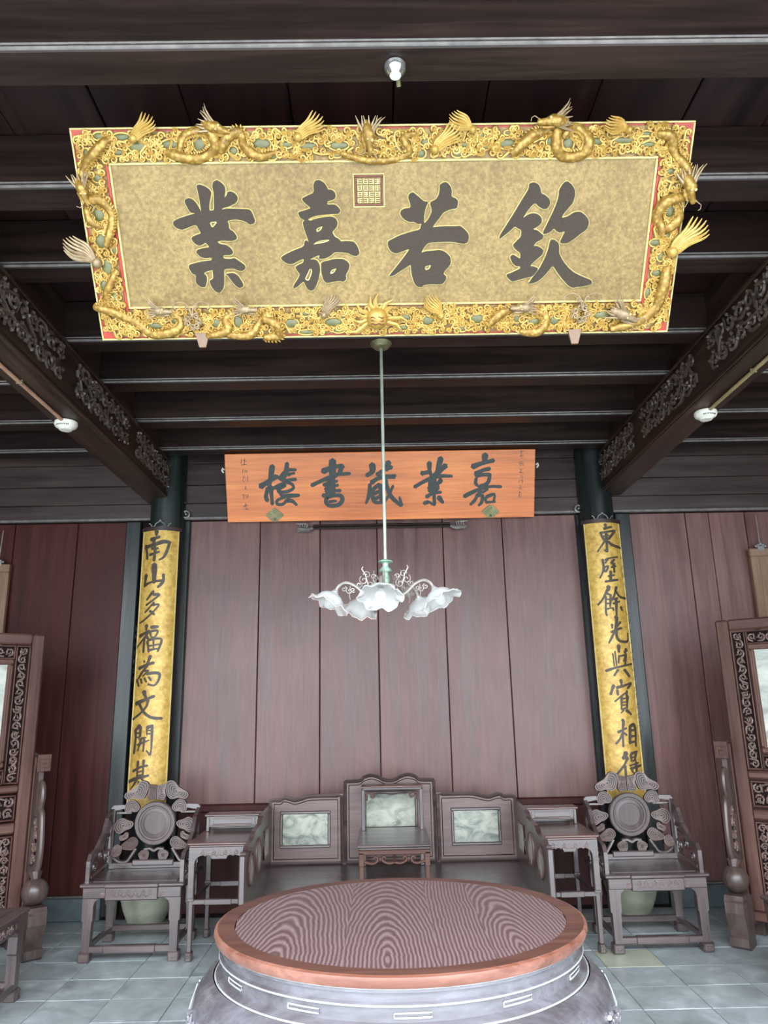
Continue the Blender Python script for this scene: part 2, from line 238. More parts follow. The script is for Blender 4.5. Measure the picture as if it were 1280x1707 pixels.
# ---------------------------------------------------------------- brush strokes and outlines, in metres on their own boards
BIG=[[[[[-.6403,.2086],[-.6303,.2037],[-.6244,.1992],[-.6166,.1903],[-.6136,.1847],[-.6127,.1767],[-.6133,.17],[-.6162,.158],[-.6173,.1524],[-.6178,.1476],[-.616,.1484],[-.61,.1555],[-.6076,.1595],[-.6063,.1643],[-.6035,.1666],[-.5963,.1686],[-.5911,.1683],[-.5827,.1653],[-.5775,.1616],[-.5703,.1534],[-.5682,.1478],[-.569,.1389],[-.5715,.1338],[-.5782,.1274],[-.5847,.1234],[-.5975,.1179],[-.6072,.1148],[-.6233,.1109],[-.63,.1085],[-.6338,.1053],[-.6303,.105],[-.6161,.1073],[-.6031,.1077],[-.5786,.1065],[-.562,.1058],[-.5366,.1047],[-.5262,.1026],[-.5204,.0977],[-.5173,.0927],[-.5137,.0828],[-.5113,.0762],[-.5077,.0663],[-.5075,.0608],[-.5107,.0542],[-.5151,.0513],[-.525,.0489],[-.5311,.0501],[-.5395,.056],[-.5457,.0594],[-.5559,.0636],[-.5646,.0656],[-.5804,.0675],[-.5916,.0674],[-.6094,.0651],[-.6147,.0621],[-.6127,.0555],[-.6118,.0492],[-.6112,.0367],[-.6079,.0308],[-.5986,.0257],[-.5932,.0204],[-.5861,.0094],[-.584,.0038],[-.5845,-.002],[-.5875,-.0054],[-.5959,-.0095],[-.6034,-.0108],[-.6177,-.0106],[-.6272,-.0102],[-.6414,-.0092],[-.6497,-.0096],[-.6607,-.012],[-.6621,-.0145],[-.6555,-.0196],[-.648,-.0223],[-.6322,-.025],[-.6235,-.0285],[-.6135,-.0362],[-.6086,-.0417],[-.6041,-.0502],[-.6039,-.0548],[-.6079,-.0598],[-.6117,-.062],[-.6191,-.0637],[-.626,-.0641],[-.6395,-.064],[-.6442,-.0665],[-.6449,-.0741],[-.6389,-.0771],[-.6201,-.0782],[-.6114,-.0777],[-.6039,-.0753],[-.5975,-.077],[-.5856,-.0849],[-.5774,-.0908],[-.5646,-.1004],[-.5603,-.1062],[-.5601,-.114],[-.5626,-.1183],[-.5702,-.1234],[-.5758,-.1247],[-.5848,-.1237],[-.5918,-.1216],[-.604,-.1163],[-.6154,-.115],[-.6372,-.1164],[-.6451,-.12],[-.647,-.1296],[-.6477,-.1374],[-.6481,-.1513],[-.6491,-.1618],[-.6517,-.1793],[-.655,-.1886],[-.6625,-.1991],[-.6669,-.2041],[-.6728,-.2084],[-.6777,-.2083],[-.6864,-.2038],[-.692,-.1987],[-.7001,-.188],[-.7041,-.1797],[-.7081,-.1656],[-.7069,-.1598],[-.6993,-.1564],[-.6957,-.1541],[-.6926,-.1507],[-.6915,-.1461],[-.6914,-.1356],[-.6914,-.1295],[-.6915,-.1217],[-.6943,-.1197],[-.7026,-.1213],[-.7091,-.1229],[-.7203,-.1262],[-.7248,-.1285],[-.727,-.1319],[-.7258,-.1349],[-.72,-.1402],[-.7181,-.1457],[-.7184,-.157],[-.7197,-.1637],[-.7234,-.1724],[-.7254,-.1777],[-.728,-.1847],[-.7328,-.1864],[-.7444,-.1845],[-.7513,-.1808],[-.7604,-.1719],[-.7634,-.166],[-.7633,-.1573],[-.7626,-.1512],[-.7607,-.1416],[-.7632,-.137],[-.7727,-.1325],[-.7778,-.1269],[-.7836,-.1147],[-.7853,-.1084],[-.7845,-.1015],[-.7793,-.0978],[-.7644,-.0937],[-.7527,-.091],[-.7324,-.087],[-.7187,-.0852],[-.6978,-.0837],[-.6906,-.081],[-.6899,-.0741],[-.6955,-.0723],[-.7127,-.0738],[-.7219,-.0731],[-.7323,-.0696],[-.7385,-.0655],[-.7465,-.0569],[-.749,-.052],[-.7483,-.0461],[-.7438,-.0427],[-.7308,-.0387],[-.7201,-.0365],[-.7011,-.0343],[-.6958,-.0321],[-.6989,-.0278],[-.7018,-.0241],[-.7074,-.0173],[-.7118,-.0167],[-.7194,-.0216],[-.7245,-.0241],[-.7319,-.0265],[-.7378,-.0259],[-.748,-.0215],[-.7537,-.0167],[-.7606,-.0065],[-.7624,-.0014],[-.761,.0036],[-.7567,.0069],[-.7455,.0117],[-.7378,.0144],[-.7259,.0176],[-.7237,.0215],[-.729,.0299],[-.7322,.036],[-.7364,.046],[-.7414,.0489],[-.7522,.0473],[-.7607,.045],[-.7755,.0393],[-.7838,.0364],[-.794,.0332],[-.8016,.0336],[-.8144,.0379],[-.8207,.0421],[-.8267,.0505],[-.8282,.0555],[-.8265,.0621],[-.8219,.0661],[-.8097,.0717],[-.7978,.076],[-.774,.0831],[-.7598,.0867],[-.7409,.0906],[-.7389,.0925],[-.7519,.0943],[-.7582,.0984],[-.764,.1091],[-.7675,.1165],[-.7723,.1279],[-.7734,.1338],[-.7718,.1403],[-.7682,.1435],[-.7591,.1466],[-.7533,.1465],[-.7449,.1432],[-.7395,.1394],[-.7317,.1312],[-.7267,.1235],[-.7195,.1088],[-.7165,.1023],[-.7143,.0973],[-.7139,.1017],[-.7146,.1196],[-.7153,.1315],[-.7169,.1493],[-.7181,.16],[-.72,.1745],[-.7209,.1817],[-.7218,.1889],[-.7198,.1921],[-.7126,.1944],[-.7063,.1938],[-.6946,.1896],[-.6874,.1861],[-.6776,.1796],[-.6729,.175],[-.6684,.1677],[-.6682,.1616],[-.672,.1504],[-.6745,.1423],[-.6785,.1294],[-.6803,.1203],[-.6818,.1056],[-.6785,.101],[-.667,.1016],[-.6627,.1065],[-.6613,.1203],[-.6603,.133],[-.6587,.1572],[-.659,.1695],[-.6611,.1823],[-.661,.1898],[-.6582,.1993],[-.6546,.204],[-.6463,.2087]],[[-.6798,.0602],[-.6593,.0616],[-.6574,.0569],[-.6722,.0414],[-.6791,.0409],[-.6847,.055]]],[[[-.6384,-.1352],[-.6283,-.1336],[-.6219,-.1328],[-.6127,-.132],[-.6062,-.1339],[-.5959,-.1401],[-.5903,-.1457],[-.584,-.1562],[-.5803,-.1627],[-.5756,-.1715],[-.5742,-.1768],[-.5748,-.1839],[-.5782,-.1873],[-.5876,-.1907],[-.5942,-.1892],[-.6044,-.1811],[-.6105,-.1746],[-.6186,-.1631],[-.6234,-.156],[-.6298,-.1463],[-.6339,-.1416],[-.6398,-.1372]]]],[[[[-.2619,.2036],[-.2522,.2051],[-.2456,.2037],[-.2354,.198],[-.2298,.1932],[-.2232,.1843],[-.2203,.1792],[-.2179,.1728],[-.2145,.1706],[-.2066,.1705],[-.2015,.1688],[-.1938,.1639],[-.1905,.1596],[-.1881,.1515],[-.1883,.1464],[-.1912,.1392],[-.1949,.136],[-.2029,.1337],[-.2085,.1321],[-.2174,.1298],[-.2207,.1266],[-.2219,.1193],[-.2161,.117],[-.1976,.1176],[-.1886,.1153],[-.1801,.1079],[-.1761,.1032],[-.1728,.0967],[-.173,.0923],[-.1767,.0858],[-.1839,.0834],[-.2016,.0828],[-.2158,.0822],[-.2406,.0808],[-.2548,.0794],[-.2727,.0763],[-.2831,.0731],[-.2967,.0667],[-.2993,.0634],[-.2932,.0601],[-.2876,.0603],[-.2768,.0643],[-.266,.0669],[-.2446,.0707],[-.2315,.0725],[-.2138,.0739],[-.2044,.073],[-.1939,.0687],[-.189,.064],[-.185,.054],[-.1846,.0474],[-.1877,.0375],[-.1911,.032],[-.1985,.0254],[-.2022,.0215],[-.206,.0166],[-.205,.0115],[-.1982,.0014],[-.1936,-.0029],[-.1866,-.0055],[-.1819,-.0089],[-.175,-.0166],[-.1691,-.0186],[-.1583,-.0171],[-.1481,-.0172],[-.1285,-.0191],[-.1196,-.0226],[-.1127,-.0312],[-.1089,-.0374],[-.1047,-.0477],[-.1027,-.054],[-.1012,-.0625],[-.1034,-.0673],[-.1117,-.0732],[-.118,-.0742],[-.1288,-.0715],[-.1353,-.0689],[-.1442,-.0636],[-.1531,-.0612],[-.1711,-.0593],[-.1819,-.0586],[-.1963,-.0584],[-.2036,-.0606],[-.2111,-.0673],[-.2185,-.0721],[-.2332,-.0796],[-.2436,-.0823],[-.2599,-.0829],[-.264,-.08],[-.2599,-.0707],[-.2641,-.0695],[-.2806,-.0752],[-.2892,-.0788],[-.2985,-.0839],[-.2973,-.0853],[-.2847,-.0846],[-.2781,-.0859],[-.2711,-.0902],[-.2672,-.0952],[-.2626,-.1056],[-.2612,-.1137],[-.2614,-.1275],[-.263,-.1379],[-.2674,-.1553],[-.271,-.1658],[-.2771,-.1797],[-.2812,-.1879],[-.2872,-.1984],[-.2923,-.2028],[-.3016,-.2053],[-.3073,-.204],[-.3153,-.1977],[-.3195,-.1915],[-.3243,-.1791],[-.3268,-.1738],[-.3293,-.1702],[-.3327,-.1708],[-.3403,-.1759],[-.3454,-.18],[-.3531,-.1869],[-.3591,-.1907],[-.3695,-.1949],[-.3725,-.1937],[-.3711,-.1858],[-.3666,-.1779],[-.3548,-.1623],[-.3491,-.1539],[-.344,-.1444],[-.3443,-.1386],[-.3502,-.1307],[-.3538,-.1251],[-.3588,-.1164],[-.3579,-.1118],[-.3504,-.1067],[-.3435,-.1033],[-.3306,-.0983],[-.3258,-.0935],[-.3244,-.0841],[-.3279,-.0823],[-.3399,-.0865],[-.3494,-.0906],[-.3662,-.099],[-.376,-.1012],[-.3885,-.0993],[-.3962,-.0963],[-.4066,-.0893],[-.4111,-.0849],[-.4143,-.0789],[-.4129,-.0749],[-.4053,-.069],[-.3953,-.0638],[-.3731,-.0538],[-.3569,-.0475],[-.3303,-.0385],[-.3206,-.0316],[-.3182,-.0198],[-.3159,-.015],[-.3113,-.0126],[-.3077,-.0137],[-.3018,-.0197],[-.3016,-.0163],[-.307,-.0003],[-.3109,.0118],[-.3169,.0319],[-.3193,.0419],[-.3206,.0518],[-.3191,.0565],[-.3136,.0606],[-.3152,.0634],[-.3256,.0676],[-.3304,.0718],[-.3343,.0801],[-.3359,.0845],[-.3365,.0894],[-.3307,.0926],[-.3128,.0973],[-.3026,.1002],[-.2901,.1041],[-.2882,.1073],[-.2949,.1131],[-.3,.1172],[-.3084,.1239],[-.3131,.1288],[-.3188,.137],[-.3162,.1418],[-.3028,.1481],[-.2929,.1523],[-.2768,.1585],[-.2718,.1659],[-.2728,.182],[-.2715,.1905],[-.2667,.2]],[[-.2635,.0329],[-.2472,.0385],[-.2437,.0371],[-.2495,.0271],[-.2548,.0225],[-.2648,.0184],[-.2683,.0199],[-.2687,.0282]],[[-.2824,-.0262],[-.2694,-.0179],[-.2567,-.0141],[-.2315,-.0111],[-.222,-.0109],[-.2185,-.0135],[-.221,-.0157],[-.2319,-.0198],[-.2422,-.0222],[-.262,-.0253],[-.2723,-.0269],[-.2831,-.0284]],[[-.3012,-.1203],[-.2949,-.1213],[-.2933,-.1254],[-.2948,-.1366],[-.298,-.1459],[-.3061,-.1624],[-.3121,-.1664],[-.3219,-.1619],[-.3228,-.1563],[-.3158,-.1442],[-.3114,-.1361],[-.3054,-.124]]],[[[-.2498,-.0948],[-.2323,-.0908],[-.2215,-.0883],[-.2069,-.0851],[-.1949,-.0841],[-.1732,-.0844],[-.1624,-.0868],[-.1518,-.0938],[-.1468,-.0985],[-.1424,-.1055],[-.142,-.1112],[-.1451,-.1216],[-.1486,-.129],[-.1563,-.1411],[-.1583,-.1486],[-.1569,-.1592],[-.1589,-.1647],[-.1664,-.1707],[-.1713,-.1718],[-.1785,-.1691],[-.1858,-.1687],[-.2005,-.1702],[-.2115,-.1719],[-.2299,-.1751],[-.2385,-.1744],[-.2455,-.169],[-.2494,-.162],[-.2538,-.1462],[-.2555,-.1363],[-.2561,-.1224],[-.2562,-.1134],[-.2558,-.1005]],[[-.2112,-.1241],[-.1974,-.12],[-.1957,-.1226],[-.2043,-.1347],[-.2103,-.1392],[-.2194,-.1408],[-.2211,-.1382],[-.2171,-.1287]]]],[[[[.2176,.1836],[.2271,.1899],[.2331,.1917],[.2419,.1908],[.2475,.1875],[.2556,.1786],[.2592,.1724],[.2621,.1628],[.2625,.1558],[.261,.1445],[.2635,.1396],[.2724,.1363],[.2778,.1335],[.2849,.1286],[.2874,.1242],[.2876,.1161],[.2869,.1101],[.2845,.1003],[.2787,.0966],[.2637,.0951],[.2534,.0925],[.2376,.0861],[.2294,.0802],[.2207,.0688],[.2126,.0587],[.1969,.0398],[.1913,.0327],[.1905,.0302],[.1982,.0301],[.2223,.0323],[.241,.0329],[.2732,.0325],[.2869,.0326],[.2958,.0333],[.3018,.0313],[.3109,.0245],[.317,.0194],[.3263,.0109],[.3306,.0047],[.3346,-.0054],[.3348,-.0127],[.3316,-.0245],[.3275,-.0295],[.3186,-.0328],[.3114,-.0333],[.2988,-.0314],[.2891,-.0296],[.2728,-.026],[.2578,-.025],[.229,-.0254],[.2104,-.026],[.1834,-.0274],[.1715,-.0303],[.1626,-.0379],[.1566,-.0454],[.1477,-.0606],[.1477,-.0646],[.1568,-.0613],[.1658,-.0597],[.1838,-.0583],[.1965,-.0573],[.2163,-.0559],[.2272,-.0571],[.2399,-.0624],[.2479,-.0677],[.259,-.0781],[.2631,-.0861],[.2643,-.0999],[.2639,-.1068],[.2613,-.1137],[.2551,-.1217],[.239,-.1389],[.2364,-.147],[.2448,-.1541],[.2476,-.1588],[.2478,-.1658],[.2452,-.1717],[.2371,-.1821],[.2307,-.1861],[.2197,-.1878],[.2106,-.1879],[.194,-.1868],[.1824,-.1869],[.164,-.1885],[.1561,-.1907],[.1506,-.1959],[.1451,-.1973],[.1341,-.1963],[.1279,-.193],[.1205,-.184],[.1165,-.1763],[.1119,-.1622],[.1094,-.1529],[.1066,-.1389],[.1054,-.129],[.1045,-.1134],[.1008,-.1104],[.0908,-.1172],[.0814,-.1229],[.0632,-.1331],[.0528,-.1393],[.04,-.1478],[.0314,-.1515],[.0186,-.154],[.0168,-.1516],[.0242,-.1421],[.0328,-.1321],[.0511,-.1115],[.0627,-.0978],[.0791,-.0774],[.0878,-.0661],[.0977,-.0526],[.0947,-.0503],[.0758,-.0569],[.0646,-.0607],[.0502,-.0656],[.0411,-.0655],[.0285,-.0602],[.022,-.0544],[.0149,-.0424],[.0125,-.0351],[.0126,-.0249],[.0151,-.0201],[.0223,-.016],[.0313,-.0116],[.0511,-.0026],[.0666,.003],[.0935,.0111],[.1102,.0153],[.1334,.0201],[.1417,.025],[.1434,.0349],[.1446,.0394],[.1463,.0427],[.1439,.0433],[.135,.0417],[.1291,.0432],[.1202,.0491],[.113,.0508],[.1006,.0502],[.0923,.0522],[.0798,.059],[.073,.0646],[.0651,.0746],[.0627,.0806],[.0636,.0888],[.0669,.0932],[.0757,.098],[.0837,.1],[.0987,.1015],[.1031,.1053],[.1014,.1151],[.0993,.1221],[.0949,.1336],[.094,.1401],[.0957,.1481],[.0992,.1524],[.108,.1571],[.1139,.1565],[.1227,.1499],[.1297,.1445],[.1421,.1346],[.148,.1299],[.1533,.1258],[.1586,.1241],[.1692,.1232],[.171,.1196],[.1658,.1099],[.1632,.104],[.1607,.0958],[.159,.0887],[.1564,.0756],[.1556,.0663],[.1558,.0514],[.1567,.0464],[.1594,.0464],[.1629,.0491],[.1708,.0573],[.1764,.066],[.185,.084],[.1861,.095],[.1806,.1097],[.1793,.1163],[.181,.1211],[.1857,.1243],[.1979,.1291],[.2043,.1344],[.2112,.1456],[.214,.1537],[.2155,.1665],[.2157,.173],[.2147,.1794]],[[.1657,-.1162],[.1821,-.1121],[.1857,-.1142],[.1804,-.1245],[.1756,-.1288],[.1665,-.1313],[.1628,-.1292],[.1609,-.1205]]]],[[[[.5656,.1838],[.5768,.1868],[.5841,.1862],[.595,.1813],[.6003,.177],[.6052,.1689],[.6077,.1624],[.6103,.1511],[.6145,.1462],[.6244,.1428],[.6315,.1384],[.6428,.1286],[.6471,.122],[.6488,.1122],[.6475,.1057],[.642,.0959],[.6372,.0922],[.6285,.0906],[.6219,.0918],[.6109,.0968],[.6037,.1016],[.5933,.1107],[.5868,.1113],[.5775,.1041],[.5712,.0973],[.5614,.0843],[.5554,.0756],[.5473,.0625],[.5486,.0608],[.5605,.069],[.5686,.0727],[.5809,.0759],[.5892,.0758],[.6019,.0723],[.609,.0684],[.6176,.06],[.6204,.0539],[.6202,.0439],[.6174,.0379],[.609,.0296],[.6021,.025],[.59,.0193],[.5902,.0165],[.6029,.0138],[.6106,.0101],[.6211,.0016],[.6262,-.0024],[.6309,-.0059],[.6315,-.0098],[.6285,-.0182],[.6228,-.0229],[.6088,-.0287],[.6019,-.0337],[.5953,-.0429],[.5955,-.0457],[.6027,-.045],[.6088,-.0462],[.62,-.0506],[.6263,-.0544],[.634,-.0613],[.6356,-.0665],[.6326,-.075],[.627,-.0818],[.6133,-.0936],[.6035,-.1024],[.5881,-.1169],[.5872,-.1221],[.6001,-.1232],[.6076,-.1252],[.6175,-.1302],[.6162,-.138],[.6024,-.1565],[.5935,-.1632],[.5808,-.1648],[.5699,-.167],[.55,-.172],[.5379,-.1754],[.5217,-.1804],[.513,-.1794],[.5034,-.1714],[.4979,-.1657],[.491,-.1569],[.4938,-.1522],[.5091,-.1472],[.5208,-.1424],[.5404,-.1331],[.5465,-.1284],[.5453,-.1237],[.5415,-.1219],[.5314,-.1213],[.5249,-.1184],[.5153,-.1105],[.5101,-.1032],[.5038,-.0893],[.5041,-.083],[.5111,-.078],[.5172,-.0783],[.5284,-.0845],[.5346,-.088],[.5417,-.0924],[.544,-.0893],[.5435,-.0755],[.5396,-.0686],[.5283,-.0616],[.5216,-.0559],[.5129,-.0455],[.5131,-.0387],[.5225,-.0287],[.529,-.022],[.5392,-.012],[.5427,-.0039],[.5427,.0104],[.5393,.0166],[.5292,.0209],[.5237,.0237],[.5172,.028],[.5113,.0259],[.5003,.0151],[.4914,.0077],[.4758,-.0039],[.4678,-.0099],[.4591,-.0166],[.4564,-.016],[.4568,-.0076],[.4612,.0019],[.4736,.0219],[.4838,.0379],[.502,.0658],[.5134,.0844],[.5295,.112],[.5402,.1298],[.5563,.1555],[.5616,.1678],[.5618,.179]]],[[[.6631,-.0226],[.6703,-.0218],[.6764,-.0239],[.6878,-.0308],[.6927,-.036],[.6961,-.0445],[.6974,-.0525],[.6977,-.0678],[.7013,-.0788],[.7118,-.0961],[.72,-.1071],[.7341,-.1229],[.744,-.1323],[.7598,-.1448],[.7714,-.1519],[.7906,-.1609],[.8053,-.167],[.8301,-.1761],[.8396,-.1821],[.8432,-.191],[.8387,-.1957],[.8216,-.2007],[.8105,-.203],[.794,-.2045],[.7836,-.2058],[.769,-.2083],[.7603,-.207],[.7486,-.2006],[.7401,-.1937],[.726,-.1794],[.7165,-.1693],[.7024,-.1533],[.6936,-.1424],[.6813,-.1257],[.6739,-.1244],[.6639,-.1374],[.656,-.1469],[.6425,-.1624],[.6333,-.1711],[.6193,-.1815],[.608,-.1863],[.588,-.1905],[.5849,-.1862],[.5958,-.1692],[.6042,-.1574],[.6185,-.1387],[.627,-.125],[.6382,-.1026],[.6444,-.0877],[.6518,-.0655],[.6549,-.0542],[.6568,-.0423],[.658,-.0352],[.6601,-.0259]]],[[[.6977,.1851],[.7061,.189],[.7126,.1879],[.7238,.1806],[.7302,.1749],[.738,.1651],[.7414,.1576],[.7434,.1446],[.7431,.1349],[.7401,.1187],[.7358,.1095],[.7262,.0982],[.7197,.0906],[.71,.0792],[.7047,.0716],[.6985,.0601],[.7022,.0578],[.7197,.0626],[.7294,.0669],[.7412,.075],[.7499,.0782],[.764,.0796],[.7724,.0779],[.7838,.0711],[.7908,.0656],[.8007,.0555],[.8049,.0488],[.8077,.0388],[.8072,.031],[.8031,.0177],[.7966,.01],[.7814,.0001],[.7724,-.0065],[.7606,-.0165],[.7516,-.0232],[.7362,-.0331],[.7262,-.0367],[.7118,-.0373],[.7053,-.0364],[.6999,-.0329],[.7001,-.0276],[.7059,-.015],[.7096,-.0069],[.715,.0049],[.7129,.0077],[.7015,.0045],[.6946,.0043],[.6854,.0069],[.6801,.0103],[.6732,.018],[.6684,.0177],[.661,.0095],[.6544,.0051],[.6422,.0002],[.6358,-.001],[.6289,.0002],[.6301,.0086],[.6406,.0324],[.6487,.0502],[.6625,.0798],[.6699,.0989],[.6783,.1265],[.6808,.14],[.6798,.1529],[.6825,.1626],[.6918,.1785]]]]]
ORANGE=[[[[-.9294,.19,-.9471,.0936,-.9643,.0107],.0445],[[-.9506,.0104,-.9431,-.1434],.0374],[[-1.0365,.0119,-.9729,.0525,-.8953,.0997],.0486],[[-.9752,-.0031,-.9954,-.0724,-.9834,-.1146],.0389],[[-.9411,-.0106,-.8849,.0162,-.836,.0363],.0337],[[-.8018,.212,-.8153,.126,-.8346,.0709],.0371],[[-.8542,.099,-.7973,.1499,-.7286,.1522],.0357],[[-.7987,.1119,-.7433,.1248],.0298],[[-.875,.0924,-.835,.0605,-.7798,.0665,-.7315,.0692],.0335],[[-.9133,-.0041,-.8219,.043,-.7674,.0281,-.7549,-.0069,-.8042,-.0339,-.8733,-.0397,-.8829,-.0186,-.8229,.0187],.0314],[[-.8667,-.0468,-.8471,-.075,-.7918,-.0725,-.7089,-.0704],.039],[[-.8267,-.0824,-.8968,-.1091,-.8982,-.1441,-.8498,-.145,-.8068,-.1037,-.785,-.0761],.027],[[-.828,-.1173,-.7728,-.1183,-.7326,-.1541],.0346]],[[[-.4106,.2295,-.4144,.0915,-.4257,-.0684],.0578],[[-.4957,.1344,-.4123,.1675,-.3296,.1799],.0461],[[-.3296,.1799,-.3518,.1181],.0461],[[-.3934,.105,-.2625,.1131],.0335],[[-.5957,.0147,-.4492,.0782,-.38,.0909],.0374],[[-.4923,.0164,-.3742,.0492],.0359],[[-.4795,-.0186,-.3682,.0143],.0337],[[-.4732,-.0396,-.3488,-.0348],.036],[[-.5019,-.0775,-.4184,-.0545],.0338],[[-.4295,.0432,-.4257,-.0684],.0784],[[-.4679,-.0956,-.476,-.1375,-.4422,-.1662,-.3728,-.1604,-.3373,-.1259,-.3431,-.0838,-.3982,-.0758,-.4679,-.0956],.0391],[[-.4481,-.131,-.3857,-.1251],.0271]],[[[-.0717,.1894,-.0694,.1272,-.1183,.0934],.052],[[.0728,.2076,.048,.1528,-.0286,.0988],.0431],[[.0479,.1459,.0963,.1624],.0432],[[-.0781,.0302,-.0015,.074,.1158,.079],.0419],[[.1089,.0826,.1157,.072],.0635],[[-.0921,.0165,-.1008,-.074,-.1299,-.1506],.0344],[[-.0093,.0151,-.0654,-.0327,-.0701,-.1026,-.0466,-.145,.0298,-.1358,.0722,-.077,.1078,-.0008],.0329],[[-.0522,-.0679,.0037,-.0339],.03],[[-.0461,-.1135,.0099,-.0759],.0316],[[-.0026,.008,.0056,-.1319],.0419],[[.0399,.0768,.0592,-.0209,.0927,-.0984,.1749,-.177],.0388],[[.1818,-.1772,.1619,-.0996],.0272]],[[[.5232,.2345,.5024,.159,.4815,.0901],.0461],[[.4233,.1948,.4264,.1257,.4468,.0629],.0387],[[.3574,.1026,.4126,.1121],.0411],[[.5644,.1683,.5161,.1242,.4607,.0766],.0492],[[.2943,-.0145,.3915,.0395,.4952,.076,.6195,.0739],.036],[[.5124,.0479,.5158,.027,.4118,-.027],.0374],[[.4328,.0214,.4949,-.0284],.0674],[[.3976,-.1037,.4462,-.0765,.5225,-.0639],.0316],[[.4256,-.0482,.4879,-.0423],.0466],[[.4675,.0556,.4635,-.0838,.4666,-.1751],.0329],[[.3764,-.1595,.4182,-.1462],.0362],[[.4182,-.1462,.4632,-.1786],.0226],[[.5016,-.1055,.5397,-.1553],.0422]],[[[.9063,.2581,.8972,.1804],.0504],[[.7968,.1528,.8745,.1808,.9781,.205],.0435],[[.8231,.0904,.8879,.1219,.9463,.134],.0394],[[.8297,.0707,.8882,.0828,.9533,.0816],.0366],[[.8298,.051,.8235,.0118,.8433,-.0148],.031],[[.9468,.0719,.9278,.01,.8498,-.0214],.0324],[[.8759,-.0153,.9279,-.0031],.0354],[[.7262,-.1049,.8304,-.054,.9412,-.023,1.0456,-.0248],.0326],[[.8823,-.0089,.8567,-.0808],.0396],[[.9283,-.0425,.8828,-.0747],.0269],[[.8437,-.0872,.8179,-.1395,.7788,-.1786],.0298],[[.8307,-.1001,.883,-.101,.8769,-.1604,.8509,-.1865],.0326],[[.9093,-.1213,.9162,-.1611],.0241],[[.9158,-.1148,.9875,-.0897,.9816,-.1556],.0284],[[.9162,-.1611,.9947,-.1559],.0242]]]
INS=[[[[-1.1898,.2522,-1.198,.2141],.0055],[[-1.1776,.2435,-1.1485,.2345],.0046],[[-1.1643,.256,-1.171,.2052],.0055],[[-1.1923,.2013,-1.1498,.207],.0055]],[[[-1.1814,.1628,-1.1913,.1332],.0055],[[-1.1647,.1583,-1.17,.1371],.005],[[-1.1523,.1538,-1.149,.1325],.005],[[-1.1611,.1455,-1.1503,.1495],.0037]],[[[-1.1887,.099,-1.1716,.103],.0051],[[-1.1762,.0945,-1.1902,.0691],.0051],[[-1.1904,.0648,-1.1738,.056],.0055],[[-1.1637,.09,-1.1626,.0686],.0041],[[-1.1462,.1025,-1.1463,.0555],.0055]],[[[-1.1672,.0173,-1.1749,-.0126],.0051],[[-1.1637,.0001,-1.1601,-.0129],.0042]],[[[-1.2048,-.0594,-1.1834,-.0555],.0042],[[-1.1855,-.0555,-1.1895,-.0942],.0051],[[-1.1708,-.06,-1.1718,-.0816],.0046],[[-1.1708,-.06,-1.1496,-.0604,-1.1548,-.0819],.0046],[[-1.1679,-.0881,-1.1457,-.0691],.0042]],[[[-1.197,-.1633,-1.1619,-.1422],.0056],[[-1.1741,-.129,-1.1725,-.1854],.0051],[[-1.184,-.1592,-1.1495,-.1511],.0042],[[-1.1767,-.1853,-1.1509,-.1814],.0056]],[[[1.2039,.2758,1.2378,.2816],.005],[[1.2208,.284,1.2172,.2416],.005],[[1.2045,.2376,1.2384,.2455],.0051],[[1.2237,.233,1.2219,.216],.0041]],[[[1.1969,.1824,1.2351,.1903],.0046],[[1.2055,.1737,1.2101,.1523],.0046],[[1.2098,.1736,1.2375,.1732,1.2357,.1518],.0051],[[1.2225,.1777,1.2207,.1564],.0037]],[[[1.2021,.1225,1.2319,.1263],.0042],[[1.2192,.1179,1.2112,.0881],.0051],[[1.2024,.1011,1.2367,.0919],.0051]],[[[1.2157,.0709,1.2182,.0493],.0042],[[1.2307,.0706,1.2332,.0491],.0042]],[[[1.2036,.0281,1.1996,.0067],.0046],[[1.2164,.0279,1.2357,.0276,1.2297,.0019],.0051],[[1.2188,.0149,1.2316,.0169],.0037]],[[[1.2128,-.0151,1.2197,-.0454],.0051],[[1.2004,-.0407,1.2305,-.0499],.0046]],[[[1.2051,-.0711,1.2016,-.1229],.0047],[[1.2094,-.0711,1.2226,-.0887],.0047],[[1.2056,-.1013,1.2227,-.0973],.0042],[[1.2102,-.1231,1.2251,-.1147],.0051]]]
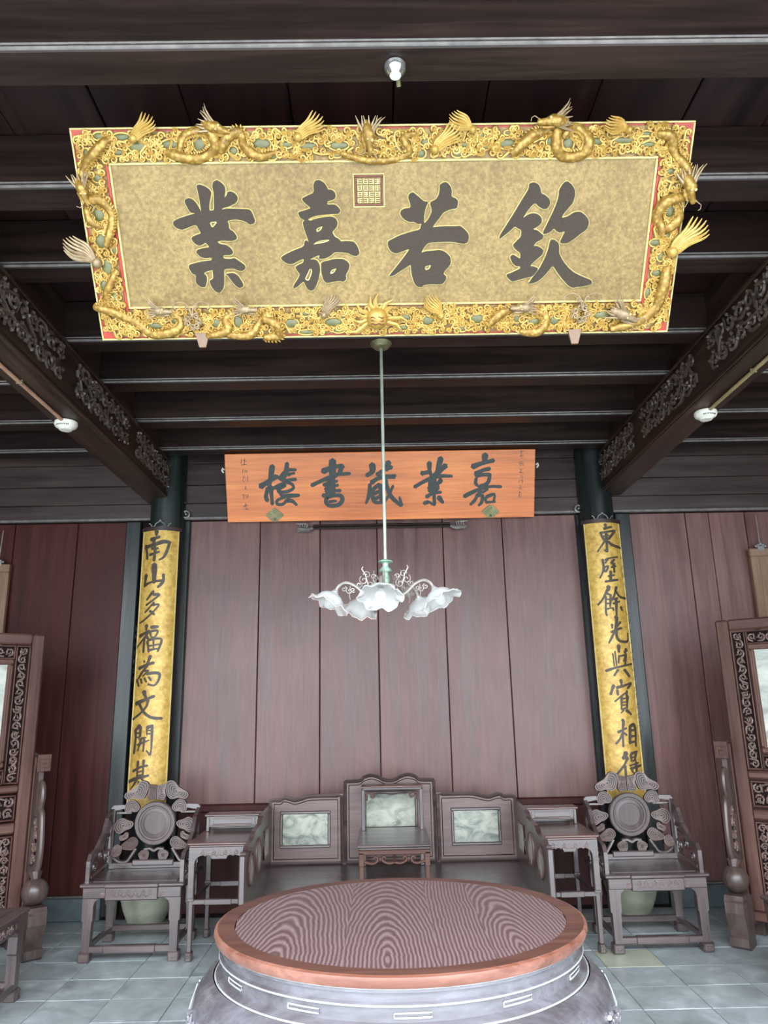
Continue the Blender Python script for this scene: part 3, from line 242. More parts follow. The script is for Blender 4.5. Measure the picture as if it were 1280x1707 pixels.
CPL=[[[[-.0213,3.039,-.0218,3.0028],.0317],[[-.0663,2.9645,.0046,2.9866],.0311],[[-.0383,2.9676,-.0485,2.9117],.0297],[[-.123,2.9194,-.1071,2.866,-.0951,2.8034],.0271],[[-.1292,2.8996,-.0225,2.9257,.0459,2.9458,.0949,2.9383],.0342],[[.0878,2.9326,.0696,2.8597,.048,2.8129,.0129,2.7897],.0233],[[-.0582,2.8868,-.0,2.8892],.0226],[[-.0321,2.9108,-.0195,2.8744],.0217],[[-.0722,2.8343,.0092,2.8584],.0218],[[-.0263,2.8849,-.0297,2.7832],.0266]],[[[-.0252,2.7526,-.0188,2.6016],.0451],[[-.0976,2.6668,-.1071,2.5748],.0301],[[-.1073,2.5774,-.0452,2.6027,.0439,2.6161],.0221],[[.0532,2.6664,.054,2.6063,.0134,2.5585],.0251]],[[[-.0195,2.5269,-.0752,2.4578],.0221],[[-.0177,2.4971,.0311,2.4989,-.0201,2.4526,-.078,2.4136],.0208],[[-.0089,2.4326,-.0857,2.3526],.0169],[[-.0176,2.4107,.0309,2.4149,-.019,2.3494,-.0935,2.2894,-.1444,2.2711],.017],[[-.0407,2.3648,-.0008,2.3342],.0225]],[[[-.0636,2.2505,-.0637,2.2116],.0271],[[-.1288,2.1621,-.0358,2.2008],.028],[[-.0358,2.2008,-.0939,2.131,-.169,2.0679],.0184],[[-.0767,2.1494,-.0797,2.0295],.0237],[[-.0603,2.1631,-.0423,2.1383],.0255],[[-.0221,2.2294,.0356,2.2358],.029],[[-.0303,2.1958,-.0175,2.152],.0183],[[-.0202,2.1979,.0327,2.2019,.0163,2.1561,-.0122,2.147],.0181],[[-.0464,2.1192,-.0304,2.0325],.0211],[[-.0417,2.1286,.0502,2.1391,.0656,2.1127,.0417,2.036],.0209],[[-.0282,2.0802,.0526,2.0934],.0157],[[.0036,2.1274,.0077,2.0555],.0153],[[-.0262,2.0467,.0359,2.0575],.018]],[[[-.066,1.9622,-.0623,1.9502],.0178],[[-.0134,2.0011,-.0304,1.9516,-.0445,1.9284],.0236],[[-.115,1.9024,-.0445,1.9284,.0163,1.9459],.0261],[[-.0337,1.9233,-.0743,1.8773,-.1147,1.8221],.0217],[[-.0631,1.8817,-.0212,1.8853],.0164],[[-.0212,1.8853,-.0715,1.8395],.0154],[[-.0347,1.8573,.0231,1.8656,.0653,1.8557,.0588,1.8041,.0286,1.7671,-.0196,1.7773],.0228],[[-.1329,1.8132,-.1061,1.7654],.0247],[[-.0876,1.8165,-.0764,1.7881],.0199],[[-.0536,1.8249,-.0358,1.794],.0185],[[-.0181,1.8335,.003,1.8049],.02]],[[[-.052,1.7221,-.0332,1.6753],.033],[[-.1253,1.626,-.0371,1.6569,.0332,1.6833],.0296],[[-.0122,1.6564,-.0238,1.6058,-.0731,1.5515,-.1542,1.5061],.0208],[[-.0844,1.6207,-.0411,1.5602,.0241,1.5178,.1023,1.5113],.0246]],[[[-.0691,1.4577,-.1099,1.4238],.0306],[[-.113,1.4237,-.1048,1.3677,-.1149,1.2482],.0259],[[-.0634,1.4477,-.063,1.3756],.0238],[[-.1077,1.3997,-.0554,1.4035],.0157],[[-.099,1.3677,-.0676,1.3717],.0141],[[-.0096,1.4509,-.0058,1.3869],.0161],[[-.0049,1.4428,.035,1.458],.027],[[.0312,1.4541,.0333,1.3462,.0333,1.2749,.0275,1.2356],.0187],[[.0275,1.2356,-.0028,1.2679],.0155],[[-.0036,1.4208,.029,1.4221],.013],[[-.0062,1.3949,.0305,1.3961],.013],[[-.0714,1.3557,-.0089,1.369],.0153],[[-.0834,1.312,.0131,1.3467],.0157],[[-.0521,1.3556,-.0749,1.2684],.0179],[[-.0251,1.3554,-.028,1.2643],.0172]],[[[-.0664,1.1896,-.0694,1.1308,-.069,1.0607],.0203],[[-.0194,1.1973,-.0207,1.1503,-.02,1.0724],.0199],[[-.1113,1.1144,-.0423,1.1466,.012,1.1575],.0204],[[-.0628,1.1075,-.023,1.1191],.0127],[[-.0611,1.0841,-.0213,1.0919],.0126],[[-.1596,1.0342,-.079,1.0606,.0243,1.0832],.0256],[[-.0687,1.0568,-.0964,1.0136,-.13,.9813],.0171],[[-.0327,1.0686,-.0007,1.0295],.0181],[[-.0533,1.0415,-.0517,1.0183],.0155]]]
CPR=[[[[.0127,3.0276,.0175,2.9964],.023],[[-.0012,2.9887,.0688,3.0058],.0226],[[-.0369,2.9512,.0301,2.9627,.1042,2.9748],.0209],[[.0965,2.9689,.029,2.898],.0257],[[-.0281,2.9404,-.0081,2.8879],.0209],[[.0064,2.9341,.0025,2.8928],.0139],[[-.0149,2.9217,.0378,2.9318],.0124],[[.002,2.8877,-.0703,2.7938],.0163],[[.0151,2.9444,.008,2.79],.0242],[[-.0107,2.8057,.0029,2.7901],.0185],[[.0269,2.8773,.0629,2.8475,.1568,2.8303],.0245]],[[[-.0352,2.725,-.0356,2.6387,-.0706,2.5702],.0194],[[-.0137,2.719,.018,2.7338,.1017,2.7472],.0171],[[.0068,2.7237,-.016,2.6937],.0156],[[-.0241,2.6585,.0065,2.6678,-.0181,2.6178],.0158],[[-.0285,2.6637,-.0278,2.6182],.0157],[[.0668,2.7247,.0351,2.6932,.0686,2.6891],.0206],[[.0315,2.6576,.0785,2.6692],.0166],[[.0568,2.6886,.0547,2.6176],.0241],[[-.0016,2.5821,.052,2.5923],.0159],[[.0226,2.6222,.0147,2.5416],.0252],[[-.0302,2.5377,.0832,2.5531],.0204]],[[[-.0096,2.497,-.0075,2.467],.0327],[[-.0168,2.4722,-.0622,2.3947,-.105,2.3481],.0205],[[-.0249,2.4376,.0081,2.4219],.0179],[[-.0367,2.4132,-.0478,2.2901,-.0415,2.2555],.0178],[[.0031,2.4219,-.0108,2.3282],.0207],[[-.0342,2.3883,.0002,2.3922],.0131],[[-.0373,2.3538,-.0031,2.3576],.013],[[-.0366,2.3093,-.0019,2.3181],.0154],[[.0609,2.492,.0339,2.4218,.0092,2.3822],.0213],[[.0535,2.4519,.0906,2.4082,.1881,2.4003],.021],[[.0303,2.387,.0652,2.4024],.0163],[[.0165,2.3524,.0798,2.373],.0185],[[.0475,2.3971,.0382,2.2588],.0245],[[.008,2.318,.0162,2.2982],.0195],[[.0862,2.3237,.0961,2.2994],.0253]],[[[.0236,2.241,.0352,2.2263,.0154,2.1338],.0333],[[-.0095,2.1828,-.0098,2.1536],.019],[[.0658,2.2021,.0343,2.1677],.0199],[[-.0202,2.1199,.021,2.1386,.0718,2.1533],.0212],[[.0099,2.129,-.0473,2.0314],.0193],[[.0256,2.1337,.0207,2.0853,.0481,2.0465,.1249,2.0477,.1357,2.1113],.0221]],[[[.0286,2.0129,.0257,1.9601],.0281],[[.1001,1.9795,.0777,1.9552],.0302],[[-.0245,1.9467,-.0221,1.8467],.0128],[[-.006,1.9654,-.003,1.8462],.0129],[[.0253,1.9314,.014,1.8697],.0152],[[.0352,1.9266,.0808,1.9313,.0575,1.8835],.016],[[.0889,1.9457,.0713,1.8549],.0235],[[-.0908,1.8108,-.0039,1.8368,.1533,1.8653],.0196],[[.0039,1.8177,-.0289,1.7735],.02],[[.061,1.817,.1038,1.7648],.0281]],[[[.0205,1.7373,.0212,1.695],.0238],[[-.0408,1.6963,-.0702,1.6269],.0239],[[-.0193,1.6771,.036,1.6901,.1175,1.7129,.0724,1.6709],.0206],[[-.0163,1.6584,-.0152,1.621],.0218],[[-.0432,1.5705,.018,1.6158,.0632,1.643],.0147],[[.0643,1.6523,.0533,1.6058],.0191],[[.0132,1.6134,.0025,1.5072],.0187],[[.0656,1.6125,.0493,1.52],.0217],[[.0157,1.5901,.0637,1.5963],.0141],[[.0129,1.5624,.0491,1.5663],.0117],[[.0105,1.5393,.0465,1.5432],.0116],[[.0073,1.5071,.044,1.5202],.0139],[[.0215,1.5022,-.005,1.4797],.0117],[[.0419,1.5017,.083,1.4686],.0242]],[[[-.0005,1.4291,.0072,1.4107,-.0048,1.338,-.0112,1.225],.0229],[[-.0421,1.334,.0271,1.3646],.0189],[[-.0061,1.3244,-.0336,1.2795,-.0638,1.2481],.0192],[[.0038,1.3287,.0263,1.3101],.0182],[[.0601,1.3774,.0449,1.2462],.0248],[[.0601,1.3774,.0974,1.3878,.1114,1.3438,.1006,1.2261],.0273],[[.0563,1.3456,.1051,1.3486],.0197],[[.051,1.3003,.1052,1.303],.0194],[[.0512,1.2551,.1059,1.2621],.0194]],[[[.0078,1.1798,-.0145,1.1444],.0329],[[-.0241,1.14,.0137,1.1438],.0254],[[.0133,1.1393,-.0206,1.082,-.076,1.0198],.0193],[[-.0114,1.0819,-.0122,.9801],.0211],[[.0467,1.1697,.1081,1.1851],.0227],[[.041,1.1654,.0458,1.116],.0201],[[.0935,1.1768,.0737,1.1194],.0228],[[.0489,1.1427,.0831,1.1458],.012],[[.0406,1.1162,.0856,1.1188],.0147],[[.0267,1.081,.1088,1.0997],.015],[[.0292,1.0587,.1359,1.0802],.0208],[[.0838,1.1055,.081,.9945],.022],[[.0383,1.0496,.0514,1.0269],.0175]]]
TINYL=[[[[-.206,2.2463,-.2028,2.213],.0042],[[-.2513,2.2224,-.1826,2.2212],.0042],[[-.2513,2.2577,-.2513,2.2319],.0042],[[-.2512,2.2614,-.2512,2.2282],.0042]],[[[-.2513,2.1875,-.1918,2.1874],.0042],[[-.2512,2.1549,-.1986,2.1555],.0042],[[-.2514,2.1549,-.1958,2.1553],.0042],[[-.2516,2.1837,-.2515,2.1503],.0042],[[-.1953,2.1757,-.203,2.1545],.0042]],[[[-.2514,2.1183,-.2514,2.092],.0042],[[-.2248,2.1201,-.2516,2.1014],.0042],[[-.2513,2.1162,-.2512,2.0964],.0042],[[-.2001,2.114,-.2054,2.089],.0042]],[[[-.2512,2.0526,-.2218,2.0555],.0042],[[-.2513,2.0443,-.1902,2.0452],.0042],[[-.2027,2.0447,-.2094,2.0203],.0042],[[-.2513,2.042,-.2513,2.0105],.0042],[[-.2513,2.049,-.2059,2.0508],.0042]],[[[-.2514,1.9697,-.2514,1.9491],.0042],[[-.2511,1.9798,-.2175,1.9827],.0042],[[-.2011,1.978,-.2118,1.945],.0042],[[-.2514,1.9798,-.2514,1.9491],.0042]],[[[-.2513,1.8997,-.2513,1.8697],.0042],[[-.2512,1.8712,-.1925,1.8735],.0042],[[-.2513,1.8958,-.2141,1.8989],.0042],[[-.2511,1.8956,-.2155,1.8987],.0042],[[-.2515,1.9114,-.2515,1.8783],.0042]],[[[-.2511,1.8274,-.2181,1.8309],.0042],[[-.2514,1.8033,-.1924,1.8061],.0042],[[-.2511,1.8411,-.2161,1.8444],.0042],[[-.216,1.8383,-.2118,1.809],.0042]]]
TINYR=[[[[.1709,2.7641,.1568,2.7367],.0042],[[.1918,2.7734,.182,2.7429],.0042],[[.1552,2.7645,.1421,2.7336],.0042]],[[[.1506,2.6613,.2024,2.673],.0042],[[.1452,2.6486,.1996,2.6603],.0042],[[.1617,2.6804,.151,2.6563],.0042],[[.141,2.6462,.1913,2.6572],.0042],[[.162,2.6807,.1984,2.6906],.0042]],[[[.1579,2.5871,.2217,2.6001],.0042],[[.1527,2.5777,.2144,2.5901],.0042],[[.1581,2.6114,.1466,2.5816],.0042],[[.1554,2.5845,.192,2.5938],.0042],[[.1512,2.6106,.2056,2.6223],.0042]],[[[.1795,2.5287,.1663,2.5049],.0042],[[.1604,2.5319,.1526,2.5084],.0042],[[.1594,2.4959,.2292,2.5089],.0042],[[.1814,2.5225,.1698,2.4999],.0042]],[[[.1723,2.4488,.1641,2.4164],.0042],[[.1589,2.4272,.2058,2.4369],.0042],[[.155,2.4304,.2489,2.4456],.0042],[[.1885,2.454,.1822,2.4381],.0042]],[[[.1627,2.3543,.2067,2.3634],.0042],[[.1859,2.3743,.1783,2.3486],.0042],[[.1597,2.3611,.2489,2.375],.0042]],[[[.1679,2.2868,.1569,2.2628],.0042],[[.1653,2.2792,.2066,2.2876],.0042],[[.146,2.2721,.2113,2.2822],.0042],[[.1574,2.2637,.1905,2.2711],.0042]],[[[.159,2.2221,.2363,2.2332],.0042],[[.1985,2.2223,.1792,2.1863],.0042],[[.2065,2.2141,.198,2.1982],.0042],[[.1488,2.1916,.2197,2.2015],.0042]],[[[.1505,2.1138,.2183,2.1228],.0042],[[.1509,2.1266,.2489,2.1379],.0042],[[.1885,2.1487,.1783,2.1248],.0042]],[[[.2089,2.0667,.1912,2.0368],.0042],[[.1809,2.061,.168,2.0456],.0042],[[.1883,2.063,.1748,2.0415],.0042],[[.1564,2.0319,.2489,2.0418],.0042],[[.1796,2.0641,.1607,2.0342],.0042]],[[[.2039,1.9876,.1782,1.9578],.0042],[[.2269,1.9883,.1898,1.9554],.0042],[[.1553,1.9537,.2222,1.9612],.0042],[[.1485,1.9549,.1962,1.9615],.0042]],[[[.149,1.8929,.1979,1.8992],.0042],[[.1585,1.9171,.2088,1.9237],.0042],[[.1994,1.9088,.1783,1.8852],.0042],[[.1592,1.8989,.2489,1.907],.0042]],[[[.1675,1.8414,.1565,1.8138],.0042],[[.1666,1.8219,.2071,1.8276],.0042],[[.1491,1.8094,.2042,1.8152],.0042],[[.2055,1.8341,.1875,1.8117],.0042]],[[[.1987,1.7706,.1874,1.7543],.0042],[[.1624,1.761,.2489,1.7673],.0042],[[.1516,1.737,.1958,1.7422],.0042],[[.1646,1.7691,.1579,1.7417],.0042]],[[[.1639,1.6844,.1544,1.6662],.0042],[[.1783,1.6855,.1617,1.6536],.0042],[[.2093,1.6923,.1948,1.671],.0042],[[.1567,1.6564,.2066,1.6612],.0042]],[[[.1908,1.6133,.1772,1.5974],.0042],[[.1569,1.6223,.2488,1.6269],.0042],[[.1697,1.6239,.2489,1.6286],.0042]],[[[.1614,1.5429,.2489,1.5466],.0042],[[.1636,1.5144,.2156,1.5182],.0042],[[.1664,1.5394,.1575,1.513],.0042],[[.1697,1.5364,.2489,1.5401],.0042],[[.1546,1.5502,.249,1.5539],.0042]],[[[.1655,1.4662,.2489,1.469],.0042],[[.1715,1.4755,.1564,1.4576],.0042],[[.1534,1.4379,.2087,1.4411],.0042],[[.1611,1.4666,.2489,1.4693],.0042]],[[[.1533,1.3787,.2489,1.38],.0042],[[.1829,1.3922,.1663,1.3777],.0042],[[.1858,1.405,.1706,1.3733],.0042],[[.1821,1.4045,.1627,1.3745],.0042],[[.1749,1.4038,.2275,1.4068],.0042]],[[[.1716,1.3324,.2488,1.3338],.0042],[[.1601,1.2986,.2489,1.2992],.0042],[[.1635,1.3081,.2091,1.3108],.0042]]]
GREEN=[[-1.0671,.3647,.0222,.0127],[-.9852,.361,.0285,.0127],[-.9294,.3289,.0318,.0203],[-.8013,.3332,.035,.0162],[-.6958,.3349,.0223,.026],[-1.1246,.3051,.014,.0176],[-1.0057,.3095,.0191,.0117],[-.4627,.3323,.032,.0202],[-.625,.3398,.0128,.0173],[-1.0996,.2229,.0161,.015],[-1.108,.1513,.0117,.0183],[-1.114,.0935,.021,.0248],[-1.12,-.0058,.0233,.0254],[-1.0745,-.0348,.01,.0192],[-1.1122,-.1048,.0202,.0294],[-1.1337,-.1762,.017,.0233],[-1.0999,-.2231,.0137,.0202],[-.8572,-.3176,.0243,.0172],[-.6984,-.3302,.0209,.0172],[-.6072,-.3247,.0195,.024],[-.9501,-.3368,.0417,.0138],[-.7916,-.2913,.0139,.0102],[-.7935,-.3391,.0139,.0103],[-.545,-.3324,.014,.0137],[-.5703,.3104,.016,.0145],[-.2853,.3223,.0305,.0152],[-.1701,.324,.0339,.0152],[-.3729,.3293,.027,.0122],[-.1889,.3636,.0168,.009],[-.4261,.2933,.0204,.0154],[-.1781,.2905,.017,.0074],[.0876,.3273,.017,.0152],[.1589,.3325,.019,.0122],[.1422,.293,.0171,.0154],[.0468,.3094,.0122,.0073],[.3119,.3217,.0238,.011],[.387,.3148,.0204,.011],[.2821,.2914,.0205,.0123],[.3652,.3515,.0169,.0109],[-.3283,-.2953,.0184,.0108],[-.3932,-.3341,.0295,.0181],[-.2158,-.333,.0332,.0181],[-.3287,-.3714,.0297,.0088],[-.1948,-.3661,.0223,.0088],[.0801,-.3192,.0222,.0144],[.0727,-.3591,.0186,.0109],[.1764,-.3315,.0259,.0181],[.3801,-.3272,.026,.0181],[-.178,-.3083,.0147,.0108],[.3182,-.3663,.0186,.011],[.4701,.323,.0307,.0171],[.4715,.3594,.0136,.0073],[.6367,.3273,.015,.0214],[.702,.3204,.0205,.0245],[.8038,.3254,.0307,.0153],[.9125,.3303,.0547,.0123],[1.0101,.3139,.0274,.0111],[.9987,.3506,.0205,.0092],[1.0648,.365,.0102,.0073],[1.1307,.2849,.0152,.0125],[1.1053,.2199,.0195,.0127],[1.1249,.0788,.0212,.0231],[1.127,-.0137,.0129,.0169],[1.0839,-.04,.0216,.0136],[1.1123,-.0912,.0145,.0172],[1.1028,-.1565,.0204,.014],[1.0761,-.2332,.0111,.0214],[1.1478,-.192,.0147,.0142],[.8974,-.3202,.0335,.016],[.7021,-.3391,.0224,.0182],[.6167,-.3415,.0223,.0182],[.5451,-.3259,.0149,.0181],[.7024,-.2957,.0148,.0087]]
BODIES=[[[-.8141,.3074,-.7585,.2893,-.688,.2885,-.6363,.3227,-.6444,.3686,-.6909,.3793,-.747,.3612,-.7686,.3127],.0189],[[-.6151,.3109,-.5852,.3566,-.5391,.3732,-.5239,.3272,-.4757,.289,-.4136,.3029],.0183],[[-1.0377,.3501,-1.0927,.3047,-1.142,.2587,-1.1607,.2058],.0182],[[-1.1556,.1397,-1.0959,.1451,-1.0633,.1021,-1.0686,.0467,-1.0959,-.0219],.0183],[[-1.1554,.1215,-1.1415,.0662,-1.0988,.044],.0127],[[-1.1806,-.2554,-1.1081,-.2766,-1.0311,-.3185,-.9612,-.3676,-.8687,-.3552,-.8429,-.3144,-.8942,-.2797],.0178],[[-.7382,-.3779,-.6522,-.3584,-.6581,-.3102,-.5963,-.2806],.0161],[[-.6538,-.3756,-.5626,-.377,-.5241,-.3327,-.4862,-.2923,-.4627,-.3542],.0161],[[-1.0737,-.1182,-1.1143,-.1831,-1.1373,-.2426,-1.1022,-.2835],.0133],[[-.1575,.2964,-.0763,.2739,.0193,.2728,.0945,.2966,.0741,.3486,.1282,.3541,.1218,.2809],.0129],[[-.5021,-.3108,-.4522,-.3332,-.4408,-.3844,-.5081,-.3908],.0182],[[.4924,.2891,.5505,.3434,.6034,.364,.6366,.3727],.0189],[[.6564,.3785,.6549,.3118,.6919,.2775,.7597,.286,.7762,.3288,.7453,.3685,.7044,.3719,.6797,.342],.0186],[[1.0464,.3501,1.089,.3375,1.1139,.282,1.166,.2317,1.183,.1874],.0181],[[1.1679,.1237,1.0992,.1116,1.0788,.0532,1.1193,.0163,1.1569,.0522,1.1504,.098],.0197],[[1.0868,.0465,1.101,-.0067],.0138],[[1.1401,-.1362,1.1295,-.2198,1.1168,-.2908,1.0491,-.3441,.9331,-.3753],.02],[[.4239,-.3532,.4735,-.3032,.5393,-.2898],.0162],[[.567,-.381,.6341,-.3783,.6677,-.3277,.6059,-.2908],.0178]]
FANS=[[-.9353,.3547,40.0,.1029],[-1.1428,-.085,140.0,.1322],[-.3208,.353,35.0,.1086],[.3341,.3699,150.0,.0959],[.1932,.3047,40.0,.11],[-.2513,-.3,60.0,.0945],[.2279,-.3105,125.0,.0949],[.9223,.3635,165.0,.0966],[1.1498,-.0747,48.0,.1481]]
HEADS=[[-.6269,.3855,-25.0,.0661],[-1.1528,.1759,-80.0,.0628],[-.0577,.3501,-90.0,.0704],[.635,.3937,190.0,.0702],[1.1763,.162,-75.0,.0741],[-.9145,-.276,-10.0,.0548],[-.568,-.2742,-10.0,.0548],[.979,-.3177,-30.0,.0737],[.5611,-.2829,190.0,.0583]]
PEARL=[-.0344,-.3176,.0,.0438]
KNOTS=[[-.7873,-.3152,.0,.0759],[.8034,-.308,.0,.0807]]
SEAL=[[-.1152,.2209],[-.004,.2239],[-.0031,.1104],[-.116,.1074]]
HOOKS=[[-.7589,-.3971],[.7875,-.4052]]
# ---------------------------------------------------------------- material set
W_CEIL = wood('dark brown ceiling timber', (.0072, .0043, .0036), (.0158, .0086, .0072), (.0302, .0158, .0122), 'x', .45, spec=.3)
W_CEILY = wood('dark brown beam timber', (.0133, .0075, .0048), (.0287, .0150, .0104), (.0553, .0289, .0202), 'y', .45, spec=.35)
W_BOARD = wood('ceiling board', (.0072, .0022, .0022), (.0162, .0043, .0038), (.0270, .0070, .0059), 'y', .5)
W_LINT = wood('weathered lintel board', (.0161, .0090, .0085), (.0316, .0181, .0162), (.0517, .0314, .0276), 'x', .45)
W_WALL = wood('purple brown wall plank', (.0684, .0276, .0259), (.1196, .0533, .0484), (.1710, .0844, .0760), 'z', .42, .8)
W_WALLR = wood('red brown wall plank', (.0217, .0040, .0032), (.0403, .0072, .0058), (.0620, .0130, .0108), 'z', .5, .7, spec=.25)
W_BEADL = plain('pale gleaming bead moulding', (.1400, .1260, .1190), .35, 0, .3, 20)  # gleam along the mouldings put into a pale colour
W_COL = wood('dark green lacquered column', (.0045, .0063, .0063), (.0099, .0135, .0135), (.0203, .0261, .0256), 'z', .33, .7)
W_FURN = wood('blackwood furniture', (.030, .018, .017), (.055, .034, .033), (.095, .064, .062), 'x', .34, .9, .45, .8)
W_FURNZ = wood('blackwood furniture upright', (.030, .018, .017), (.058, .036, .035), (.10, .068, .064), 'z', .34, .9, .45, .8)
W_FURNR = wood('blackwood moulded edge', (.05, .022, .018), (.10, .045, .036), (.16, .08, .065), 'x', .34, .9, .45, .8)
W_SCR = wood('brown rosewood screen frame', (.0456, .0190, .0140), (.0764, .0343, .0267), (.1163, .0570, .0450), 'z', .46, .8, spec=.3)
W_SCRD = wood('dark brown screen stand', (.035, .021, .018), (.062, .040, .035), (.10, .07, .062), 'z', .36, .8)
W_SCRX = wood('brown rosewood screen rail', (.0456, .0190, .0140), (.0764, .0343, .0267), (.1163, .0570, .0450), 'x', .46, .8, spec=.3)
W_CARVE = plain('carved dark openwork', (.135, .085, .072), .4, 0, .3, 30, .1)
W_VOID = plain('near black void fill', (.012, .007, .007), .85)
W_VOID.node_tree.nodes['Principled BSDF'].inputs['Specular IOR Level'].default_value = .1
W_CARVB = plain('light raked beam relief', (.075, .052, .042), .38, 0, .3, 20, .1)  # grazing light on the carving put into a lighter brown
W_HANG = wood('light brown hanging panel', (.1200, .0660, .0360), (.1800, .1020, .0600), (.2400, .1500, .0960), 'z', .45)
W_ORANGE = wood('orange stained camphor board', (.4469, .1092, .0240), (.6597, .1872, .0480), (.8299, .2808, .0816), 'x', .45, .6)
INK = plain('faded black ink', (.028, .036, .034), .55, 0, .3, 40)
INKB = plain('brown black ink', (.055, .038, .026), .5, 0, .3, 40)
CHAR = plain('charcoal sanded lettering', (.0477, .0357, .0267), .75, 0, .22, 220, .3)
CHAR.node_tree.nodes['Principled BSDF'].inputs['Specular IOR Level'].default_value = .2
STONE = plain('blue grey foundation stone', (.0800, .1040, .1160), .6, 0, .25, 8, .2)
POT = plain('mossy glazed stoneware', (.42, .42, .33), .5, 0, .22, 7, .1)
METAL = plain('tarnished brass', (.1800, .1670, .0792), .45, .4, .3, 20)
VERD = plain('verdigris copper', (.30, .45, .36), .5, .2, .45, 30)
PEWT = plain('grey pewter scroll', (.42, .38, .35), .4, .4, .15, 30)
IRON = plain('grey iron fitting', (.25, .24, .23), .4, .5, .2, 20)
CREAM = plain('cream plastic', (.6400, .6240, .5440), .45)
COND = plain('copper coloured conduit', (.42, .24, .16), .45, .1, .2, 10)
RED = plain('vermilion lacquer', (.3224, .0220, .0078), .45, 0, .2, 20)
DRED = plain('dull red groove', (.1250, .0350, .0150), .5)
GREEN_ = plain('jade green ground', (.1075, .1058, .0375), .35, 0, .25, 25)
def gold(name, c0, c1, c2, rough=.42, metal=.25, sc=60, scale_b=0, yell=0):
    m_, nt, b = mat(name, rough, metal)
    v = coords(nt, (1, 1, 1), False); n = noise(nt, v, sc, 6, .7); n2 = noise(nt, v, 3, 3)
    ad = N_(nt, 'ShaderNodeMath', operation='MULTIPLY_ADD'); nt.links.new(n2, ad.inputs[0]); ad.inputs[1].default_value = .4; nt.links.new(n, ad.inputs[2])
    r = ramp(nt, ad.outputs[0], [(.52, c0), (.7, c1), (.88, c2)]); nt.links.new(r.outputs[0], b.inputs['Base Color'])
    if scale_b:
        vo = N_(nt, 'ShaderNodeTexVoronoi', feature='F1'); vo.inputs['Scale'].default_value = scale_b*.7; nt.links.new(v, vo.inputs['Vector'])
        r2 = ramp(nt, vo.outputs['Distance'], [(.25, c2), (.6, c0)]); mx = N_(nt, 'ShaderNodeMix', data_type='RGBA'); mx.inputs[0].default_value = .8  # crease shade between the scales put into the gold as darker edges
        nt.links.new(r.outputs[0], mx.inputs[6]); nt.links.new(r2.outputs[0], mx.inputs[7]); nt.links.new(mx.outputs[2], b.inputs['Base Color'])
        bump(nt, b, vo.outputs['Distance'], -.6, .006)
    else: bump(nt, b, n, .25, .002)
    return m_
G_PANEL = gold('speckled gold leaf ground', (.1264, .0717, .0182), (.1966, .1230, .0349), (.2902, .1927, .0638), .5, .1, 75)
G_RELIEF = gold('bright gold relief', (.3137, .1663, .0288), (.4221, .2520, .0540), (.4905, .3326, .0936), .38, .25, 40)
G_SCALE = gold('scaled dragon gold', (.2213, .1140, .0186), (.3689, .2143, .0403), (.4427, .2827, .0682), .38, .3, 40, 95)
G_GRND = gold('shaded gold under the clouds', (.1260, .0576, .0150), (.2100, .1188, .0300), (.2772, .1728, .0510), .45, .15, 60)  # shadow between the scrolls put into a darker gold
G_HORN = gold('dull bronze gold', (.1800, .1200, .0600), (.2700, .1860, .1020), (.3480, .2640, .1560), .4, .25, 40)
G_RIM = gold('pale gold outline', (.4241, .3236, .1023), (.4948, .4018, .1581), (.5419, .4576, .2232), .4, .1, 60)
G_BOARD = gold('yellow gold couplet ground', (.3570, .1950, .0350), (.5270, .3276, .0700), (.6630, .4524, .1260), .42, .15, 25)
G_EDGE = gold('bright gold bevel', (.5625, .4350, .1500), (.6450, .5250, .2250), (.7125, .6150, .3375), .35, .2, 30)
def marble(name, c0, c1, c2, sc=6, seed=0):
    m_, nt, b = mat(name, .25); v = coords(nt, (1, 1, 1.5)); n = noise(nt, v, sc, 6, .62, 1.2)
    r = ramp(nt, n, [(.36, c0), (.5, c1), (.62, c2)]); nt.links.new(r.outputs[0], b.inputs['Base Color']); return m_
MARB = marble('green veined landscape marble', (.1054, .1178, .0992), (.2480, .2604, .2170), (.3472, .3534, .2914), 7)
MARBW = marble('pale veined marble', (.2160, .2304, .2016), (.3744, .3888, .3456), (.4752, .4824, .4320), 4)
m_, nt, b = mat('blue grey floor tile', .38); v = coords(nt, (1, 1, 1)); n = noise(nt, v, 5, 7, .65, .5)
r = ramp(nt, n, [(.3, (.22, .245, .255)), (.55, (.34, .375, .385)), (.75, (.50, .54, .55))]); nt.links.new(r.outputs[0], b.inputs['Base Color'])
n2 = noise(nt, v, 40, 4); rr = N_(nt, 'ShaderNodeMapRange'); nt.links.new(n, rr.inputs[0]); rr.inputs[1].default_value = .3; rr.inputs[2].default_value = .7; rr.inputs[3].default_value = .30; rr.inputs[4].default_value = .55
nt.links.new(rr.outputs[0], b.inputs['Roughness']); bump(nt, b, n, .25, .004); TILE = m_
m_, nt, b = mat('yellowish floor tile', .42); r = ramp(nt, noise(nt, coords(nt, (1, 1, 1)), 5, 6), [(.3, (.30, .31, .24)), (.7, (.46, .46, .36))]); nt.links.new(r.outputs[0], b.inputs['Base Color']); TILEY = m_
GROUT = plain('pale lime joint', (.52, .58, .56), .7, 0, .15, 30)
PAVE = plain('courtyard paving', (.42, .43, .42), .8, 0, .15, 2)
PLAST = plain('white courtyard plaster', (.62, .62, .60), .8, 0, .05, 2)

